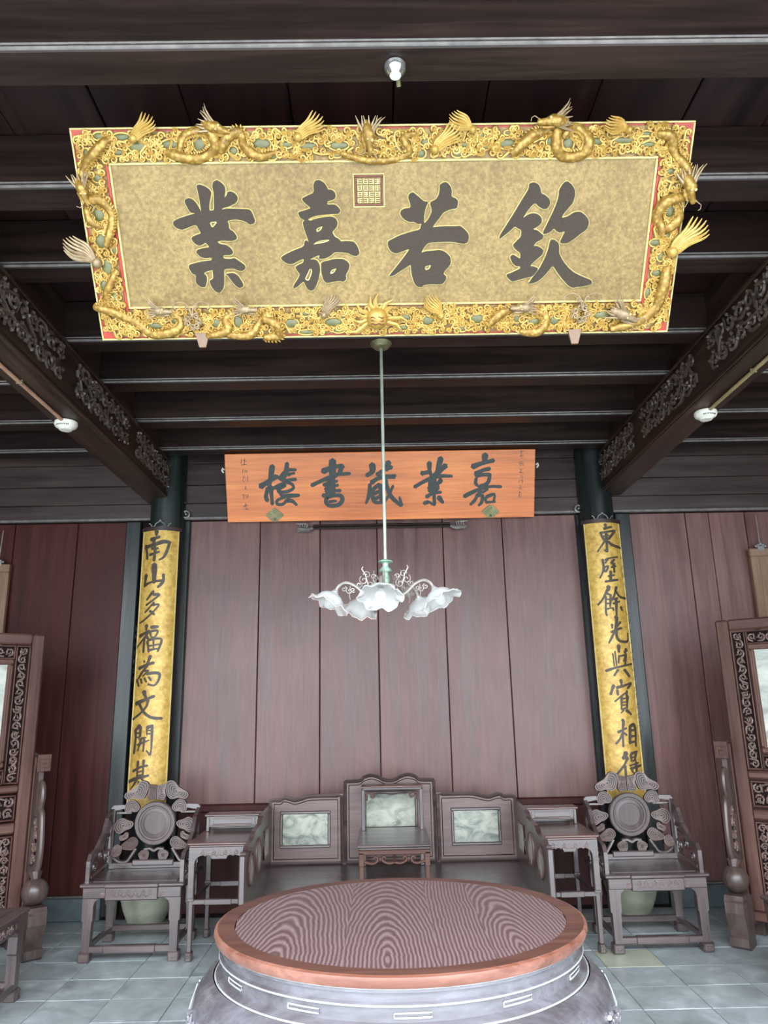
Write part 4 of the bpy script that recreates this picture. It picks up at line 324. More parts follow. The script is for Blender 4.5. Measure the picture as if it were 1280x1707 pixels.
# ---------------------------------------------------------------- the room
XL, XR, YB, ZC = -5.2, 5.3, 6.40, 3.97
fl = M().box(XL-.2, XR+.2, -1.6, YB+.2, -.12, -.008, 0).build('floor', GROUT, kind='structure')
rnd = random.Random(3)
tm = {}
for v_ in range(3): tm[v_] = M().box(0, .361, 0, .322, -.02, 0, .0025)
protoT = [tm[k].build('floor_tile', TILE, fl) for k in range(1)]
first = protoT[0]; kx = 0
for i in range(-4, 15):
    for j in range(15):
        x, y = -1.92+.365*i, 6.397-.3257*(j+1)
        if i == -4 and j == 0: o = first
        else: o = first.copy(); COL.objects.link(o)
        o.location = (x+.002, y+.002, rnd.uniform(-.0015, .0015))
        if i == 9 and j == 3:
            o.data = o.data.copy(); o.data.materials[0] = TILEY; o['label'] = 'yellowish replacement floor tile'
# near floor, the paving goes on towards the courtyard
M().box(XL, XR, -1.6, 1.50, -.02, 0, 0).build('near_paving', TILE, fl)
# courtyard outside the open front
M().box(-14, 14, -16, -1.62, -.25, -.15, 0).build('courtyard_ground', PAVE, kind='structure')

# side walls
for nm, x0, x1 in (('wall_left', XL-.1, XL), ('wall_right', XR, XR+.1)):
    wl = M().box(x0, x1, -1.5, YB+.1, 0, 4.2, 0).build(nm, W_VOID, kind='structure')
    xs = x1 if nm == 'wall_left' else x0
    for k in range(12):
        y0 = -1.45+.655*k
        M().box(xs-.012, xs+.02, y0+.003, y0+.648, .02, 3.95, .005).build('wall_plank', W_WALLR, wl)
wb = M().box(XL-.1, XR+.1, YB, YB+.12, 0, 4.2, 0).build('wall_back', W_VOID, kind='structure')
def planks(xs, z0, z1, mt):
    for a, c in zip(xs[:-1], xs[1:]):
        M().box(a+.003, c-.003, YB-.012-rnd.uniform(0, .003), YB+.01, z0, z1, .004).build('wall_plank', mt, wb)
planks([-1.64, -1.025, -.50, 0.0, .58, 1.105, 1.78], .83, 3.18, W_WALL)
planks([-1.64, -1.1, -.5, .05, .58, 1.15, 1.78], .03, .78, W_WALLR)
planks([-5.2, -4.75, -4.2, -3.7, -3.18, -2.63, -2.17], .18, 3.18, W_WALLR)
planks([2.22, 2.74, 2.95, 3.27, 3.75, 4.3, 4.8, 5.3], .18, 3.18, W_WALL)
M().box(-1.64, 1.78, YB-.05, YB, .775, .83, .008).build('dado_rail', W_WALLR, wb)
for k, (z0, z1) in enumerate(((3.185, 3.33), (3.334, 3.50), (3.504, 3.70), (3.704, 3.96))):
    M().box(XL, XR, YB-.055-(.012 if k == 0 else 0), YB, z0, z1, .005).build('lintel_board', W_LINT, wb)
M().box(XL, XR, YB-.085, YB-.05, 3.182, 3.205, .006).build('lintel_moulding', W_BEADL, wb)
st = M()
for a, c in ((-5.2, -2.2), (2.25, 5.3)):
    M().box(a, c, YB-.045, YB, 0, .165, .008).build('trim_1' if a < 0 else 'trim_2', STONE, kind='structure')
    M().box(a, c, YB-.03, YB, .166, .18, .003).build('trim_3' if a < 0 else 'trim_4', W_BEADL, kind='structure')
# door-frame posts of dark green lacquer beside the columns
for k, x in enumerate((-2.13, -1.70, 1.82, 2.17)):
    M().box(x-.065, x+.065, YB-.05, YB, .03, 3.18, .008).build('trim_%d' % (5+k), W_COL, kind='structure')

# ---- ceiling: boards and seven transverse joists with a bead on the lower front edge, its gleam painted pale
ce = M().box(XL-.1, XR+.1, .9, YB+.1, 4.02, 4.12, 0).build('ceiling', W_VOID, kind='structure')
bx0 = XL; k = 0
bw = [.42, .38, .45, .40, .36, .43]
proto = {}
while bx0 < XR-.05:
    wd_ = min(bw[k % 6], XR-bx0); key = round(wd_, 3)
    if key not in proto:
        proto[key] = M().box(0, wd_-.005, 0, 5.5, 0, .03, .004).build('ceiling_board', W_BOARD, ce); proto[key].location = (bx0, .9, 3.97+rnd.uniform(0, .004))
    else:
        o = proto[key].copy(); COL.objects.link(o); o.location = (bx0, .9, 3.97+rnd.uniform(0, .004))
    bx0 += wd_; k += 1
JY = [1.99, 2.66, 3.235, 4.01, 4.60, 5.31, 5.97]; JW = [.155, .155, .145, .145, .15, .15, .14]
for i, (y, wj) in enumerate(zip(JY, JW)):
    j = M()
    j.box(XL, XR, y+.008, y+wj, 3.70, 3.97, .006)
    jo = j.build('joist', W_CEIL, ce)
    jb = M()
    jb.tube([(XL, y+.010, 3.7125), (XR, y+.010, 3.7125)], .008, 8); jb.tube([(XL, y+.010, 3.730), (XR, y+.010, 3.730)], .0055, 8)
    jb.build('joist_bead', W_BEADL, jo, True)
# front header above the opening
M().box(XL, XR, .80, .92, 3.7, 4.2, .01).build('trim_9', W_CEIL, kind='structure')

# ---- scroll carving generator
def spiral(cx, cy, r, turns, a0, sgn, n=14, r1=.18):
    return [(cx+r*(1-(1-r1)*i/n)*math.cos(a0+sgn*turns*2*PI*i/n), cy+r*(1-(1-r1)*i/n)*math.sin(a0+sgn*turns*2*PI*i/n)) for i in range(n+1)]
def vines(mb, x0, x1, z0, z1, mp, sc, rr, seed=1, berries=True, th=1.2, sides=5):
    rg = random.Random(seed); nx = max(1, round((x1-x0)/sc)); nz = max(1, round((z1-z0)/sc)); dx, dz = (x1-x0)/nx, (z1-z0)/nz
    for i in range(nx):
        for j in range(nz):
            cx, cz = x0+(i+.5)*dx, z0+(j+.5)*dz; r = min(dx, dz)*.46; s = 1 if (i+j) % 2 else -1; a = rg.uniform(0, 2*PI)
            p = spiral(cx, cz, r, 1.25, a, s, 12)
            e = (cx+dx*.75*math.cos(a-s*.9), cz+dz*.75*math.sin(a-s*.9)); e = (min(max(e[0], x0+rr), x1-rr), min(max(e[1], z0+rr), z1-rr))
            P = [mp(q[0], q[1], th*rr*.8) for q in [e]+p]
            mb.tube(P, [rr*.7]+[rr*(1.05-.45*t/12) for t in range(13)], sides)
            # leaf lobes
            for k in range(3):
                b_ = a+s*(1.2+1.7*k); q = (cx+r*.86*math.cos(b_), cz+r*.86*math.sin(b_))
                lf = [(q[0]+r*.42*math.cos(b_+PI/2*s)*t, q[1]+r*.42*math.sin(b_+PI/2*s)*t) for t in (-.6, 0, .6)]
                lf = [(min(max(u, x0+rr), x1-rr), min(max(v, z0+rr), z1-rr)) for u, v in lf]
                mb.tube([mp(u, v, th*rr*1.5) for u, v in lf], [rr*.3, rr*1.3, rr*.25], 5)
            if berries and rg.random() < .45:
                for k in range(5):
                    c = mp(cx+rg.uniform(-.4, .4)*r, cz+rg.uniform(-.4, .4)*r, th*rr*1.8); mb.ball(c, rr*.8, n=6, h=4)

# ---- the two carved longitudinal beams carrying the joists
def carved_beam(sign, xi, xo, label, seed):
    t = thing('carved_beam', label, 'beam', ((xi+xo)/2, 3.6, 3.34))
    lo, hi = min(xi, xo)-(xi+xo)/2, max(xi, xo)-(xi+xo)/2; inn = hi if sign < 0 else lo; s = -1 if sign > 0 else 1   # s: outwards of inner face (+x for left beam)
    Y0, Y1 = -2.75, 2.74
    M().box(lo, hi, Y0, Y1, 0, .36, .010).build('beam_body', W_CEILY, t)
    M().box(lo+.03, hi-.03, Y0, Y1, .36, .63, .006).build('closing_board', W_CEILY, t)
    g = M(); 
    for z in (.020, .345): g.box(inn-.006, inn+s*.018, Y0, Y1, z-.012, z+.012, .004)
    g.box(inn-.006, inn+s*.010, Y0, Y1, .045, .055, .002)
    g.build('edge_moulding', W_CEILY, t)
    divs = [-2.7, -1.65, -.72, .40, .53, 1.55, 1.67, 2.70]
    for a, c in ((-2.7, -1.72), (-1.6, -.67), (-.55, .40), (.53, 1.55), (1.67, 2.68)):
        mb = M(); vines(mb, a+.03, c-.03, .075, .32, lambda u, v, d: (inn+s*(d), u, v), .105, .011, seed, True); seed += 1
        # long enclosing C-scroll
        cx = (a+c)/2; p = spiral(cx, .2, .1, .6, 2, 1, 10); 
        mb.tube([(inn+s*.014, cx+(q[0]-cx)*3.6, q[1]) for q in p], [.013-.0007*i for i in range(11)], 6)
        mb.build('carved_panel', W_CARVB, t, True, kind='stuff')
    return t
carved_beam(-1, -1.815, -2.02, 'dark carved crossbeam on the left ending above the left gold couplet', 11)
carved_beam(1, 1.975, 2.175, 'dark carved crossbeam on the right ending above the right gold couplet', 41)

# ---- round columns behind the couplets
for x, lab in ((-1.825, 'dark green round column behind the left gold couplet'), (1.93, 'dark green round column behind the right gold couplet')):
    t = thing('column', lab, 'column', (x, 6.32, 0))
    M().lathe([(.148, .40), (.148, 3.97)], 28).build('shaft', W_COL, t, True)
    M().lathe([(.135, 0), (.145, .02), (.175, .09), (.205, .20), (.215, .30), (.210, .36), (.190, .40), (.165, .41)], 36).build('stone_drum', POT, t, True, label='pale mossy stone drum under the column')
# ================================================================ furniture
def relief(mb, x0, x1, zc, y, n=5, r=.014, out=-1):
    """low cloud relief: a row of paired curls on a face at y"""
    for i in range(n):
        cx = x0+(x1-x0)*(i+.5)/n; s = 1 if i % 2 else -1
        p = spiral(cx, zc, r*1.25, 1.3, PI/2 if s > 0 else -PI/2+PI, s, 10)
        mb.tube([(q[0], y+out*.002, q[1]) for q in p], [.0032]*11, 5)
    for i in range(n-1):
        cx = x0+(x1-x0)*(i+1)/n; mb.tube([(cx-r, y+out*.002, zc-r*.9), (cx, y+out*.003, zc-r*1.5), (cx+r, y+out*.002, zc-r*.9)], .003, 5)
def arch_apron(mb, x0, x1, z0, z1, y0, y1, leg, rad, drop=.0, n=5, fy=0):
    """front frame: two legs and an apron joined by rounded inner corners, as one outline"""
    a, b = x0+leg, x1-leg; top = z1
    P = [(x0, z0), (x0, top), (x1, top), (x1, z0), (b, z0)]
    zi = fy
    for i in range(n+1): q = PI/2*i/n; P.append((b-rad+rad*math.cos(q), zi-rad+rad*math.sin(q)))
    if drop: P += [(b-rad-.05, zi), (b-rad-.06, zi-drop), (a+rad+.06, zi-drop), (a+rad+.05, zi)]
    for i in range(n+1): q = PI/2+PI/2*i/n; P.append((a+rad+rad*math.cos(q), zi-rad+rad*math.sin(q)))
    P.append((a, z0)); mb.prism(P, y0, y1)

CK = .00057
def cp(px, py): return ((px-615)*CK, .775-(py-632)*CK)
CLOUDS = {
 'crest': [(200, 290), (230, 255), (330, 200), (390, 130), (450, 115), (505, 150), (500, 230), (470, 310), (420, 345), (330, 330), (250, 345), (205, 320)],
 'upper': [(215, 430), (250, 365), (320, 350), (370, 380), (410, 440), (370, 490), (320, 490), (260, 505), (220, 480)],
 'middle': [(95, 670), (120, 600), (190, 565), (250, 590), (330, 615), (340, 650), (300, 690), (240, 710), (170, 750), (110, 720)],
 'tiny': [(165, 790), (220, 765), (250, 735), (280, 750), (275, 800), (240, 820), (190, 835)],
 'lower': [(200, 890), (260, 840), (330, 795), (390, 810), (415, 860), (390, 910), (340, 945), (250, 940), (205, 925)],
 'outer': [(80, 980), (110, 900), (160, 880), (205, 920), (195, 990), (140, 1020), (95, 1010)],
 'bottom': [(425, 990), (480, 950), (545, 960), (555, 1010), (530, 1070), (470, 1080), (435, 1030)]}
def closed_cat(p, n=3):
    q = [p[-1]]+list(p)+[p[0], p[1]]; o = catmull(q, n); return o[n:len(o)-1-n]
def cloud_piece(poly, name, t, rings=4, y=-.012):
    c = closed_cat(poly); cx = sum(p[0] for p in c)/len(c); cz = sum(p[1] for p in c)/len(c)
    mb = M(); mb.prism(c, y, .014); g = mb.build(name, W_GROOVE, t)
    rb = M()
    for k in range(rings):
        s = .94-(.19 if rings > 4 else .24)*k
        if s <= .1: break
        L = [(cx+(p[0]-cx)*s, y-.001, cz+(p[1]-cz)*s) for p in c]; rb.tube(L+[L[0]], .0042 if rings > 3 else .0036, 5, cap=False)
    rb.build('ridge_line', W_RIDGE, g, True)
    return g
W_RIDGE = wood('lit ridge on carving', (.09, .055, .05), (.15, .10, .09), (.22, .16, .15), 'x', .35)  # light catching the raised carving put into a paler wood

W_GROOVE = plain('shaded carving ground', (.022, .013, .012), .45)  # shade in the carved grooves put into a near black tone
def armchair(label, back=True):
    """front feet at y=0, back at y=+.47, centre x=0"""
    t = thing('armchair', label, 'chair', group='carved armchairs along the hall')
    # seat
    s = M(); s.box(-.345, .345, -.02, .50, .448, .47, .006); s.box(-.18, .18, -.032, .03, .446, .471, .006); so = s.build('seat', W_FURN, t)
    M().box(-.28, .28, .05, .43, .468, .473, .002).build('seat_panel', W_FURN, so)
    # front apron with legs (one outline), side and back the same
    a = M(); a.box(-.3255, .3255, -.010, .02, .380, .4475, .005); a.box(-.175, .175, -.020, .022, .368, .448, .006); a.build('apron', W_FURN, t)
    r_ = M(); relief(r_, -.15, .15, .412, -.021, 6, .015); relief(r_, -.21, -.17, .405, -.009, 2, .009); relief(r_, .17, .21, .405, -.009, 2, .009)
    r_.build('cloud_relief', W_RIDGE, t, True, kind='stuff')
    for sx in (-1, 1):
        for yy in (0, .44):
            l = M(); x0 = sx*.325
            P = [(sx*.324, .446), (sx*.322, .245), (sx*.312, .238), (sx*.310, .05), (sx*.262, .05), (sx*.256, .238), (sx*.250, .248), (sx*.250, .335), (sx*.243, .360), (sx*.215, .380), (sx*.215, .446)]
            l.prism(P, yy-.002, yy+.052); lo = l.build('leg', W_FURNZ, t)
            f = M(); xa, xb = sorted((sx*.258, sx*.322)); f.box(xa-.004, xb+.004, yy-.014, yy+.056, 0, .060, .006); fo = f.build('foot', W_FURN, lo)
            if yy == 0:
                g = M(); cx = (xa+xb)/2; sq = [(-.018, .008), (-.018, .044), (.018, .044), (.018, .016), (-.006, .016), (-.006, .032), (.008, .032)]
                g.tube([(cx+u, yy-.0125, v) for u, v in sq], .0028, 5); g.build('fret', W_RIDGE, lo)
    b_ = M()
    for sx in (-1, 1): b_.box(sx*.285-.014, sx*.285+.014, .03, .45, .39, .446, .004)
    b_.box(-.28, .28, .445, .47, .39, .446, .004); b_.build('side_apron', W_FURN, t)
    # floor stretchers
    for x0, x1, y0, y1, zz in ((-.27, .27, .0, .030, .075), (-.27, .27, .445, .475, .085)):
        q = M(); q.box(x0, x1, y0, y1, zz-.020, zz+.020, .004)
        if y0 == 0: q.box(-.17, .17, -.008, .036, zz-.023, zz+.023, .005)
        q.build('stretcher', W_FURN, t)
    for sx in (-1, 1): M().box(sx*.28-.014, sx*.28+.014, .03, .45, .068, .10, .004).build('stretcher', W_FURN, t)
    if not back: return t
    # back, standing at y=.45
    B = Matrix.Translation((0, .46, 0)); bk = M(B)
    bk.box(-.32, .32, -.016, .016, .47, .512, .004); bk.box(-.15, .15, -.022, .018, .49, .530, .006); bk.build('back_rail', W_FURN, t)
    for sx in (-1, 1):
        f = M(B); P = [(60, 1110), (45, 1110), (45, 440), (75, 410), (215, 405), (215, 450), (98, 470), (92, 1110)]
        f.prism([(sx*cp(*p)[0], cp(*p)[1]) for p in P], -.015, .015); f.build('back_post', W_FURNZ, t)
        h = M(B); h.box(min(sx*cp(98, 0)[0], sx*cp(300, 0)[0]), max(sx*cp(98, 0)[0], sx*cp(300, 0)[0]), .0, .012, cp(0, 520)[1], cp(0, 490)[1], .003); h.build('back_bar', W_FURN, t)
        arm = [(95, 1030), (180, 1085), (270, 1085), (325, 1020), (385, 930)]
        c = M(B); c.tube([(sx*cp(*p)[0], 0, cp(*p)[1]) for p in catmull(arm, 3)], .0125, 6, nrm=(0, 1, 0)); c.build('bracket', W_FURN, t, True)
        for nm, pl_ in CLOUDS.items():
            poly = [(sx*cp(*p)[0], cp(*p)[1]) for p in pl_]
            g = cloud_piece(poly, 'cloud_boss', t, 5 if nm == 'crest' else 3 if nm in ('tiny', 'bottom') else 4)
            g.location = (0, .46, 0)
        ctr = [(500, 155), (560, 165), (612, 178), (612, 345), (515, 358), (492, 310), (510, 240)]
        poly = [(sx*cp(*p)[0], cp(*p)[1]) for p in ctr]
        mb = M(); mb.prism(poly, -.012, .014); g = mb.build('crest_panel', W_GROOVE, t); g.location = (0, .46, 0)
        rb = M(); cx, cz = sum(p[0] for p in poly)/7, sum(p[1] for p in poly)/7
        for k in range(4):
            s_ = .9-.22*k; L = [(cx+(p[0]-cx)*s_, -.013, cz+(p[1]-cz)*s_) for p in poly]; rb.tube(L+[L[0]], .0040, 5, cap=False)
        rb.build('ridge_line', W_RIDGE, g, True)
    bb = M(B); bb.tube([(cp(*p)[0], 0, cp(*p)[1]) for p in catmull([(490, 945), (560, 935), (615, 960), (670, 935), (740, 945)], 3)], .013, 6, nrm=(0, 1, 0)); bb.build('bracket', W_FURN, t, True)
    RT = B @ Matrix.Translation((0, 0, .775)) @ Matrix.Rotation(PI/2, 4, 'X')
    M(RT).lathe([(.148, -.016), (.150, .016), (.144, .024), (.122, .024), (.116, .018), (.104, .018), (.102, .013), (.080, .016), (.078, .012), (.07, .012), (.001, .012)], 48).build('round_disc', W_DISC, t, True)
    # arms stepping down from the back to the front post
    for sx in (-1, 1):
        A = Matrix.Translation((sx*.315, 0, 0)); P = [(.45, .88), (.45, .80), (.30, .66), (.10, .60), (.055, .56), (.055, .47), (.03, .47), (.03, .60), (.06, .64), (.16, .66), (.22, .70), (.28, .74), (.34, .83), (.40, .86)]
        q = M(A); q.prism(P, -.013, .013, mp=lambda u, v, d: (d, u, v)); q.build('armrest', W_FURN, t)
        g = M(A)
        for (yy, zz, r) in ((.36, .70, .05), (.25, .60, .05), (.37, .57, .055), (.15, .54, .04)):
            p = spiral(yy, zz, r, 1.2, 0, 1, 14); g.tube([(0, u, v) for u, v in p], .009, 6, nrm=(1, 0, 0))
        g.tube([(0, .42, .74), (0, .40, .52), (0, .10, .49)], .009, 6); g.build('arm_scroll', W_FURN, t, True)
    return t
W_DISC = wood('brown turned disc', (.045, .028, .027), (.075, .052, .050), (.11, .08, .078), 'z', .42)
cl_ = armchair('carved blackwood armchair with a round disc back below the left gold couplet'); cl_.location = (-1.662, 5.40, 0)
cr_ = copy_tree(cl_); cr_['label'] = 'carved blackwood armchair with a round disc back below the right gold couplet'; cr_.location = (1.805, 5.33, 0)
c3 = armchair('blackwood seat cut off by the left picture edge before the left screen', False); c3.location = (-2.10, 4.49, 0); c3.rotation_euler = (0, 0, PI/2)
c4 = copy_tree(c3); c4['label'] = 'blackwood seat whose corner just shows at the right edge before the right screen'; c4.location = (2.215, 4.40, 0); c4.rotation_euler = (0, 0, -PI/2)

def side_stand(label, x0, x1, y0, y1, mir):
    t = thing('tea_stand', label, 'table', ((x0+x1)/2, y0, 0), group='tiered tea stands beside the daybed'); w = (x1-x0)/2; d = y1-y0
    top = M(); top.box(-w-.012, w+.012, -.02, d+.01, .700, .716, .005); top.box(-w, w, -.008, d, .685, .700, .004); top.build('tabletop', W_FURNR, t)
    a = M(); arch_apron(a, -w+.001, w-.001, .376, .684, -.004, .020, .036, .055, .022, fy=.635); a.build('apron', W_FURN, t)
    r_ = M(); relief(r_, -.13, .13, .650, -.001, 7, .013); r_.build('cloud_relief', W_RIDGE, t, True, kind='stuff')
    for sx in (-1, 1):
        s_ = M(); s_.box(sx*(w-.02)-.012, sx*(w-.02)+.012, .02, d-.03, .64, .686, .004); s_.build('side_apron', W_FURN, t)
        for yy in (0, d-.05):
            l = M(); x = sx*(w-.022); l.box(x-.019, x+.019, yy, yy+.04, .37 if yy == 0 else .33, .686, .004); l.box(x-.022, x+.022, yy-.003, yy+.043, .355, .375, .003)
            l.box(x-.015, x+.015, yy+.003, yy+.036, .05, .36, .004); lo = l.build('leg', W_FURNZ, t)
            f = M(); f.box(x-.022, x+.022, yy-.012, yy+.046, 0, .06, .008)
            if yy == 0: f.tube([(x+q[0], yy-.013, .03+q[1]) for q in spiral(0, 0, .018, 1.3, 0, 1, 10)], .004, 5)
            f.build('foot', W_FURN, lo)
    for (ya, yb) in ((.004, .026), (d-.04, d-.02)):
        q = M(); q.box(-w+.03, w-.03, ya, yb, .335, .365, .003); q.box(-w+.11, w-.11, ya-.005, yb+.003, .332, .368, .004); q.build('stretcher', W_FURN, t)
    for sx in (-1, 1): M().box(sx*(w-.022)-.010, sx*(w-.022)+.010, .03, d-.03, .335, .362, .003).build('stretcher', W_FURN, t)
    # raised tier at the back
    s2 = M(); s2.box(-w+.0, w-.0, d-.14, d+.01, .818, .832, .004); s2.build('upper_shelf', W_FURNR, t)
    p = M(); p.box(-w+.015, w-.015, d-.125, d-.105, .745, .818, .003); p.box(-w+.012, -w+.034, d-.128, d-.10, .716, .818, .003); p.box(w-.034, w-.012, d-.128, d-.10, .716, .818, .003)
    po_ = p.build('tier_panel', W_FURN, t); g = M()
    for k, (ww, hh) in enumerate(((w-.04, .026), (w-.06, .017))):
        L = [(-ww, -hh), (-ww, hh), (ww, hh), (ww, -hh), (-ww, -hh)]; g.tube([(u, d-.126, .781+v) for u, v in L], .0026, 5)
    g.build('incised_line', W_RIDGE, po_, True)
    q = M(); q.box(-w+.02, w-.02, d-.005, d+.005, .716, .818, .002); q.build('tier_back', W_FURN, t)
    return t
side_stand('blackwood two tier tea stand between the left armchair and the daybed', -1.289, -.888, 5.37, 5.93, 1)
side_stand('blackwood two tier tea stand between the right armchair and the daybed', 1.058, 1.437, 5.35, 5.93, -1)

# ---------------------------------------------------------------- daybed
t = thing('daybed', 'long blackwood daybed with marble inset back panels against the wall', 'daybed', (.085, 4.85, 0)); DW = .945; DD = 1.13
s = M(); s.box(-DW, DW, -.0, DD+.03, .418, .448, .006); so = s.build('seat', W_FURN, t)
g = M(); g.box(-DW+.11, DW-.11, .13, DD-.06, .446, .4505, .002); g.build('seat_panel', W_FURN, so)
a = M(); arch_apron(a, -DW+.006, DW-.006, .0, .417, .003, .045, .07, .09, .03, fy=.33); a.build('apron', W_FURN, t)
for sx in (-1, 1):
    for yy in (.01, DD-.05): 
        x = sx*(DW-.05); M().box(x-.04, x+.04, yy, yy+.07, 0, .418, .008).build('leg', W_FURNZ, t)
    M().box(sx*(DW-.03)-.014, sx*(DW-.03)+.014, .06, DD-.04, .33, .418, .004).build('side_apron', W_FURN, t)
def back_panel(x0, x1, ztop, prof, marb, lab, zlow=.448):
    """prof: list of (u 0..1, dz) along the top edge"""
    y0, y1 = DD-.03, DD+.012
    top = [(x0+(x1-x0)*u, ztop+dz) for u, dz in catmull(prof, 4)]
    P = [(x0, zlow)]+top+[(x1, zlow)]
    mx0, mx1, mz0, mz1 = marb
    hole = [(mx0, mz0), (mx1, mz0), (mx1, mz1), (mx0, mz1)]
    o = M().prism(P, y0+.012, y1, [hole]).build('back_panel', W_FURNM, t)
    r_ = M()   # raised moulded border following the outline
    k = .012; q = [(x0+k, zlow+k)]+[(min(max(u, x0+k), x1-k), v-k) for u, v in top]+[(x1-k, zlow+k), (x0+k, zlow+k)]
    r_.tube([(u, y0+.010, v) for u, v in q], .014, 6); r_.build('moulded_border', W_FURN, o, True)
    r2 = M(); k = .040; q = [(x0+k, zlow+k)]+[(min(max(u, x0+k), x1-k), v-k) for u, v in top]+[(x1-k, zlow+k), (x0+k, zlow+k)]
    r2.tube([(u, y0+.012, v) for u, v in q], .0035, 5); r2.build('inner_bead', W_VOID, o, True)
    M().box(mx0-.001, mx1+.001, y0+.010, y1-.005, mz0-.001, mz1+.001, .002).build('marble_inset', MARB, o)
    f = M(); f.frame(mx0-.022, mx1+.022, mz0-.022, mz1+.022, .022, y0+.001, y0+.02, .006); f.build('inset_frame', W_FURN, o)
    return o
W_FURNM = wood('red brown panel wood', (.065, .036, .032), (.11, .064, .058), (.15, .095, .088), 'x', .36, .8)
x0 = -DW+.01; xA, xB = -.37, .325   # centre panel edges in bed coordinates
back_panel(-DW+.012, xA-.004, .90, [(0, 0), (.06, .012), (.16, .012), (.20, .028), (.27, .022), (.34, .010), (.42, .016), (.52, .032), (.62, .036), (1, .036)], (-.825, -.49, .585, .80), 'l')
back_panel(xA, xB, 1.035, [(0, -.008), (.02, 0), (.17, .004), (.22, .028), (.30, .042), (.38, .028), (.44, .008), (.5, .002), (.56, .008), (.62, .028), (.70, .042), (.78, .028), (.83, .004), (.98, 0), (1, -.008)], (-.20, .165, .70, .93), 'c')
back_panel(xB+.004, DW-.012, .895, [(0, .036), (.38, .036), (.48, .032), (.58, .016), (.66, .010), (.73, .022), (.80, .028), (.84, .012), (.94, .012), (1, 0)], (.455, .785, .58, .80), 'r')
for sx in (-1, 1):
    X = sx*(DW-.018)
    P = [(0.0, .448), (0.0, .715), (.012, .735), (.035, .738), (.05, .725), (.09, .73), (.12, .755), (.30, .765), (.33, .785), (.37, .80), (.62, .81), (.65, .835), (.70, .85), (DD-.03, .86), (DD-.03, .448)]
    o = M().prism(P, X-.016, X+.016, mp=lambda u, v, d: (d, u, v)).build('side_panel', W_FURN, t)
    inn = X-sx*.017
    M().box(X-.021, X+.021, -.012, .022, .448, .725, .008).build('front_post', W_FURNZ, o)
    ins = M(); ifr = M()
    for kind, cy, cz, rx, rz in (('o', .20, .61, .075, .095), ('x', .50, .635, .085, .105), ('r', .84, .65, .10, .09)):
        n = 24 if kind == 'o' else 8 if kind == 'x' else 4; off = 0 if kind == 'o' else PI/8 if kind == 'x' else PI/4; k = 1 if kind != 'r' else 1.414
        L = [(cy+rx*k*math.cos(off+2*PI*i/n), cz+rz*k*math.sin(off+2*PI*i/n)) for i in range(n)]
        ins.prism(L, inn-sx*.002, inn+sx*.004, mp=lambda u, v, d: (d, u, v))
        ifr.tube([(inn-sx*.003, u, v) for u, v in L+[L[0]]], .008, 6)
        ins.build('marble_inset', MARBW, o); ifr.build('inset_frame', W_FURNM, o, True); ins = M(); ifr = M()
# centre tiered stand on the daybed
t = thing('bed_stand', 'small two tier stand with scrolled apron standing on the daybed', 'table', (.078, 5.19, .451))
w = .228; d = .70
M().box(-w-.012, w+.012, -.012, d, .240, .254, .004).build('tabletop', W_FURN, t)
M().box(-w-.004, w+.004, -.004, d-.01, .224, .240, .004).build('waist', W_FURN, t)
a = M(); a.box(-w-.003, w+.003, -.004, .020, .196, .2235, .004)
for sx in (-1, 1):
    a.box(sx*(w+.003), sx*(w-.033), -.004, .020, .125, .21, .004)
    for q in ([(sx*.20, .155), (sx*.15, .142), (sx*.118, .150), (sx*.108, .172), (sx*.122, .184), (sx*.135, .172)], [(0, .150), (sx*.03, .143), (sx*.062, .150), (sx*.080, .166), (sx*.070, .184), (sx*.055, .176)]):
        a.tube([(u, .011, v) for u, v in catmull(q, 3)], .0095, 6, nrm=(0, 1, 0))
    a.tube([(sx*.098, .011, .168), (sx*.088, .011, .168)], .016, 8)
    a.tube([(sx*.0, .011, .20), (sx*.0, .011, .150)], .012, 6)
a.build('scrolled_apron', W_SCRX, t, True)
for sx in (-1, 1):
    for yy in (0, d-.045): M().box(sx*(w-.001), sx*(w-.031), yy, yy+.03, 0, .224, .004).build('leg', W_SCR if yy == 0 else W_FURNZ, t)
    M().box(sx*(w-.008), sx*(w-.022), .03, d-.05, .19, .224, .003).build('side_apron', W_FURN, t)
    M().box(sx*(w-.004), sx*(w-.030), d-.135, d-.105, .254, .535, .003).build('upper_post', W_FURNZ, t)
    c = M(); q = [(.185, .455), (.185, .505), (.140, .505), (.128, .488), (.140, .474), (.152, .480), (.152, .492)]
    c.tube([(sx*u, d-.12, v) for u, v in q], .008, 6, nrm=(0, 1, 0)); c.build('corner_scroll', W_SCRX, t, True)
M().box(-w+.004, w-.004, d-.17, d-.02, .548, .560, .004).build('upper_shelf', W_FURNR, t)
M().box(-w+.012, w-.012, d-.15, d-.04, .530, .548, .003).build('upper_frieze', W_FURN, t)
b_ = M(); b_.tube([(-.12, d-.12, .515), (0, d-.12, .497), (.12, d-.12, .515)], .006, 6); b_.build('frieze_curve', W_FURN, t, True)

